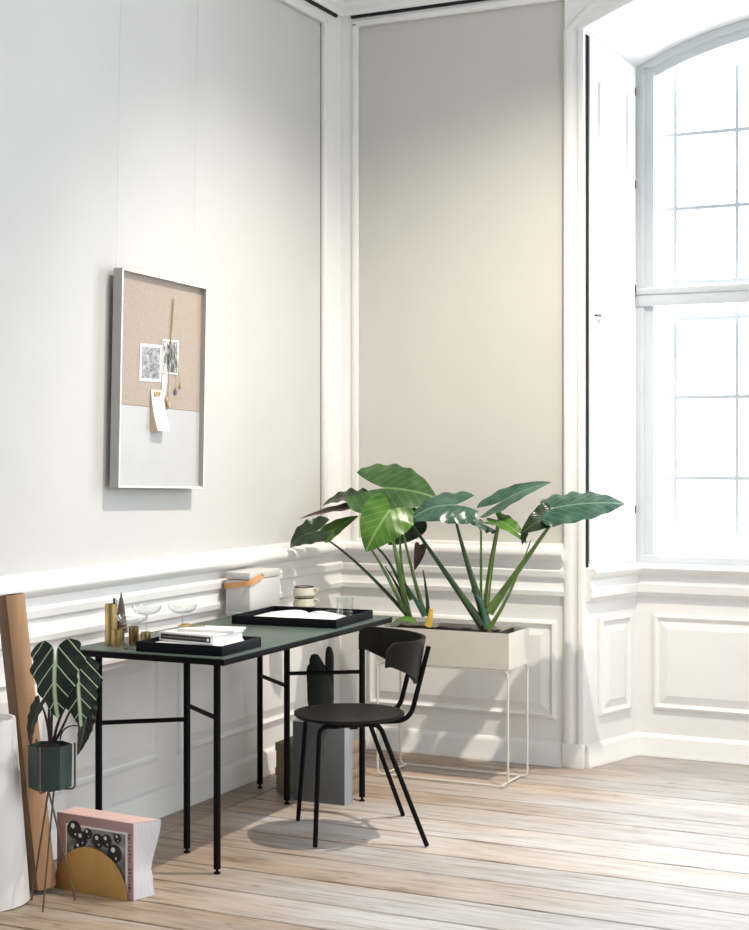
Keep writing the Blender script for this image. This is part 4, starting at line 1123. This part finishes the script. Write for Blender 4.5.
# ------------------------------------------------------------------ PLANT STAND
SX, SY = .346, -2.663
ps = thing('plant_stand', 'thin dark wire plant stand holding the small dark green pot', 'plant stand', (SX, SY, 0))
F3 = [Vector((.392, -2.596, 0)), Vector((.379, -2.742, 0)), Vector((.268, -2.656, 0))]
PB, PT, PRAD = .367, .500, .064
cen = Vector((SX, SY, 0))
rods = [NV(1, 0, .05), NV(-.20, 0, 1), NV(-.7, 0, -.7)]
for k, (ft_, rd) in enumerate(zip(F3, [rods[2], rods[0], rods[1]])):
    rd = Vector((rd.x, rd.y, 0)).normalized()
    m = MB()
    top = cen + rd*.012 + ZV*(PB-.006)
    m.tube(rounded([ft_ + ZV*.003, top, cen + rd*.078 + ZV*(PB-.004), cen + rd*.078 + ZV*(PT+.006)], .014, 5), .0031, 8)
    m.build('wire_leg', M_OLD, ps, smooth=True, world=True)
m = MB(); m.tube([cen + Vector((.014*math.cos(2*PI*k/14), .014*math.sin(2*PI*k/14), PB-.010)) for k in range(14)], .0028, 8, closed=True)
m.build('wire_ring', M_OLD, ps, smooth=True, world=True)
pot = thing('flower_pot', 'small dark green hexagonal pot sitting in the wire plant stand', 'pot', (SX, SY, PB), YAW + math.radians(8))
m = MB()
def hexring(r, z): return [m.bm.verts.new((r*math.cos(PI/3*k), r*math.sin(PI/3*k), z)) for k in range(6)]
H = [hexring(.066, 0), hexring(.068, PT-PB), hexring(.0655, PT-PB), hexring(.064, PT-PB-.02)]
for A_, B_ in zip(H, H[1:]):
    for k in range(6): m.face([A_[k], A_[(k+1) % 6], B_[(k+1) % 6], B_[k]])
m.face(H[0][::-1]); m.build('pot_body', M_POT, pot)
m = MB(); m.lathe([(.054, PT-PB-.014), (.03, PT-PB-.004), (0, PT-PB+.002)], 12); m.build('soil', M_SOIL, pot, smooth=True)
py_ = SY
def sp_(u, v, d): 
    r = _ray(u, v); return CAM + r*(4.749 + d)      # d metres behind (+) or before (-) the pot axis
ap = thing('arrow_leaf_plant', 'small plant with dark arrow leaves and pale veins in the green pot', 'plant', (SX, SY, PT-.012))
leaf(ap, M_POLLY, sp_(55, 662, -.05), sp_(58, 719, -.07), .172, NV(-.15, .30, .94), lobe=.40, bulge=.10, fold=-.06, wave=.025, wk=14, lobew=.46, pw=1.35, curl=.2, scal=.09, sck=17, notch=4.5)
leaf(ap, M_POLLY, sp_(78, 681, -.06), sp_(81, 727, -.08), .140, NV(.12, .18, .97), lobe=.55, bulge=.06, fold=-.22, wave=.025, wk=14, lobew=.42, pw=1.35, scal=.09, sck=17, notch=4.0)
leaf(ap, M_POLLYD, sp_(40, 703, .0), sp_(32, 750, -.01), .050, NV(-.5, .2, .8), lobe=.15, bulge=.12, fold=.25, wave=.06, wk=14)
leaf(ap, M_POLLYD, sp_(87, 708, .02), sp_(77, 756, .0), .062, NV(.4, .1, .8), lobe=.25, bulge=.12, fold=.35, wave=.12, wk=16)
b0 = cen + ZV*(PT-.014)
for (du, pts) in ((0, ((50, 742, 0), (47, 722, .0), (42, 706, .0))), (0, ((51, 742, 0), (52, 712, -.01), (55, 672, -.04))), (0, ((54, 742, 0), (60, 718, -.01), (75, 690, -.05))), (0, ((55, 741, 0), (64, 724, -.02), (80, 688, -.05))), (0, ((50, 742, 0), (49, 715, .02), (50, 690, .0)))):
    P = [sp_(*p) for p in pts]; stalk(ap, M_PETRED, P, .0058, .0028)
stalk(ap, M_PETRED, [sp_(60, 740, 0), sp_(66, 728, .01), sp_(80, 726, .02)], .0028, .002)

# ------------------------------------------------------------------ CAMERA
cd = bpy.data.cameras.new('camera'); co_ = bpy.data.objects.new('camera', cd); COL.objects.link(co_)
co_.location = CAM; co_.rotation_euler = (PI/2, 0, YAW)
cd.sensor_fit = 'HORIZONTAL'; cd.sensor_width = 36; cd.lens = F/749*36; cd.shift_y = -(465-V0)/749
cd.clip_start = .05
scene.camera = co_

# ------------------------------------------------------------------ LIGHT
FILL_DIM, SKY_BRIGHT = .26, 2.4
w = bpy.data.worlds.new('world'); scene.world = w; w.use_nodes = True
wn = w.node_tree.nodes; wl = w.node_tree.links; bg = wn['Background']; bg.inputs['Color'].default_value = (.93, .965, 1.0, 1)
# bright overcast sky beyond the window wall, dim added fill behind the viewer
wtc = wn.new('ShaderNodeTexCoord'); wsx = wn.new('ShaderNodeSeparateXYZ'); wmr = wn.new('ShaderNodeMapRange')
wmr.interpolation_type = 'SMOOTHSTEP'
wmr.inputs['From Min'].default_value = -.05; wmr.inputs['From Max'].default_value = .45
wmr.inputs['To Min'].default_value = FILL_DIM; wmr.inputs['To Max'].default_value = SKY_BRIGHT
wl.new(wtc.outputs['Generated'], wsx.inputs[0]); wl.new(wsx.outputs['Y'], wmr.inputs['Value']); wl.new(wmr.outputs['Result'], bg.inputs['Strength'])
def lamp(name, kind, loc, target, energy, color, **kw):
    ld = bpy.data.lights.new(name, kind); ld.energy = energy; ld.color = color
    for k, v in kw.items(): setattr(ld, k, v)
    o = bpy.data.objects.new(name, ld); COL.objects.link(o); o.location = loc
    o.rotation_euler = (Vector(target)-Vector(loc)).to_track_quat('-Z', 'Y').to_euler(); return o
lamp('ceiling_spot', 'SPOT', (2.10, -1.48, 4.05), (.72, -.72, .30), 385, (1.0, .90, .77), spot_size=math.radians(86), spot_blend=1.0, shadow_soft_size=.03)
lamp('window_daylight', 'AREA', (XC, 1.35, 2.0), (XC, 0, 1.9), 205, (.85, .925, 1.0), shape='RECTANGLE', size=3.2, size_y=3.4)
lamp('side_fill', 'AREA', (5.5, -3.2, 2.1), (0, -1.6, 1.3), 52, (.93, .965, 1.0), shape='RECTANGLE', size=2.2, size_y=2.8)  # added fill from the open right side, brightens alcove and left wall
scene.view_settings.view_transform = 'Standard'
scene.view_settings.look = 'None'
scene.view_settings.exposure = 0.50
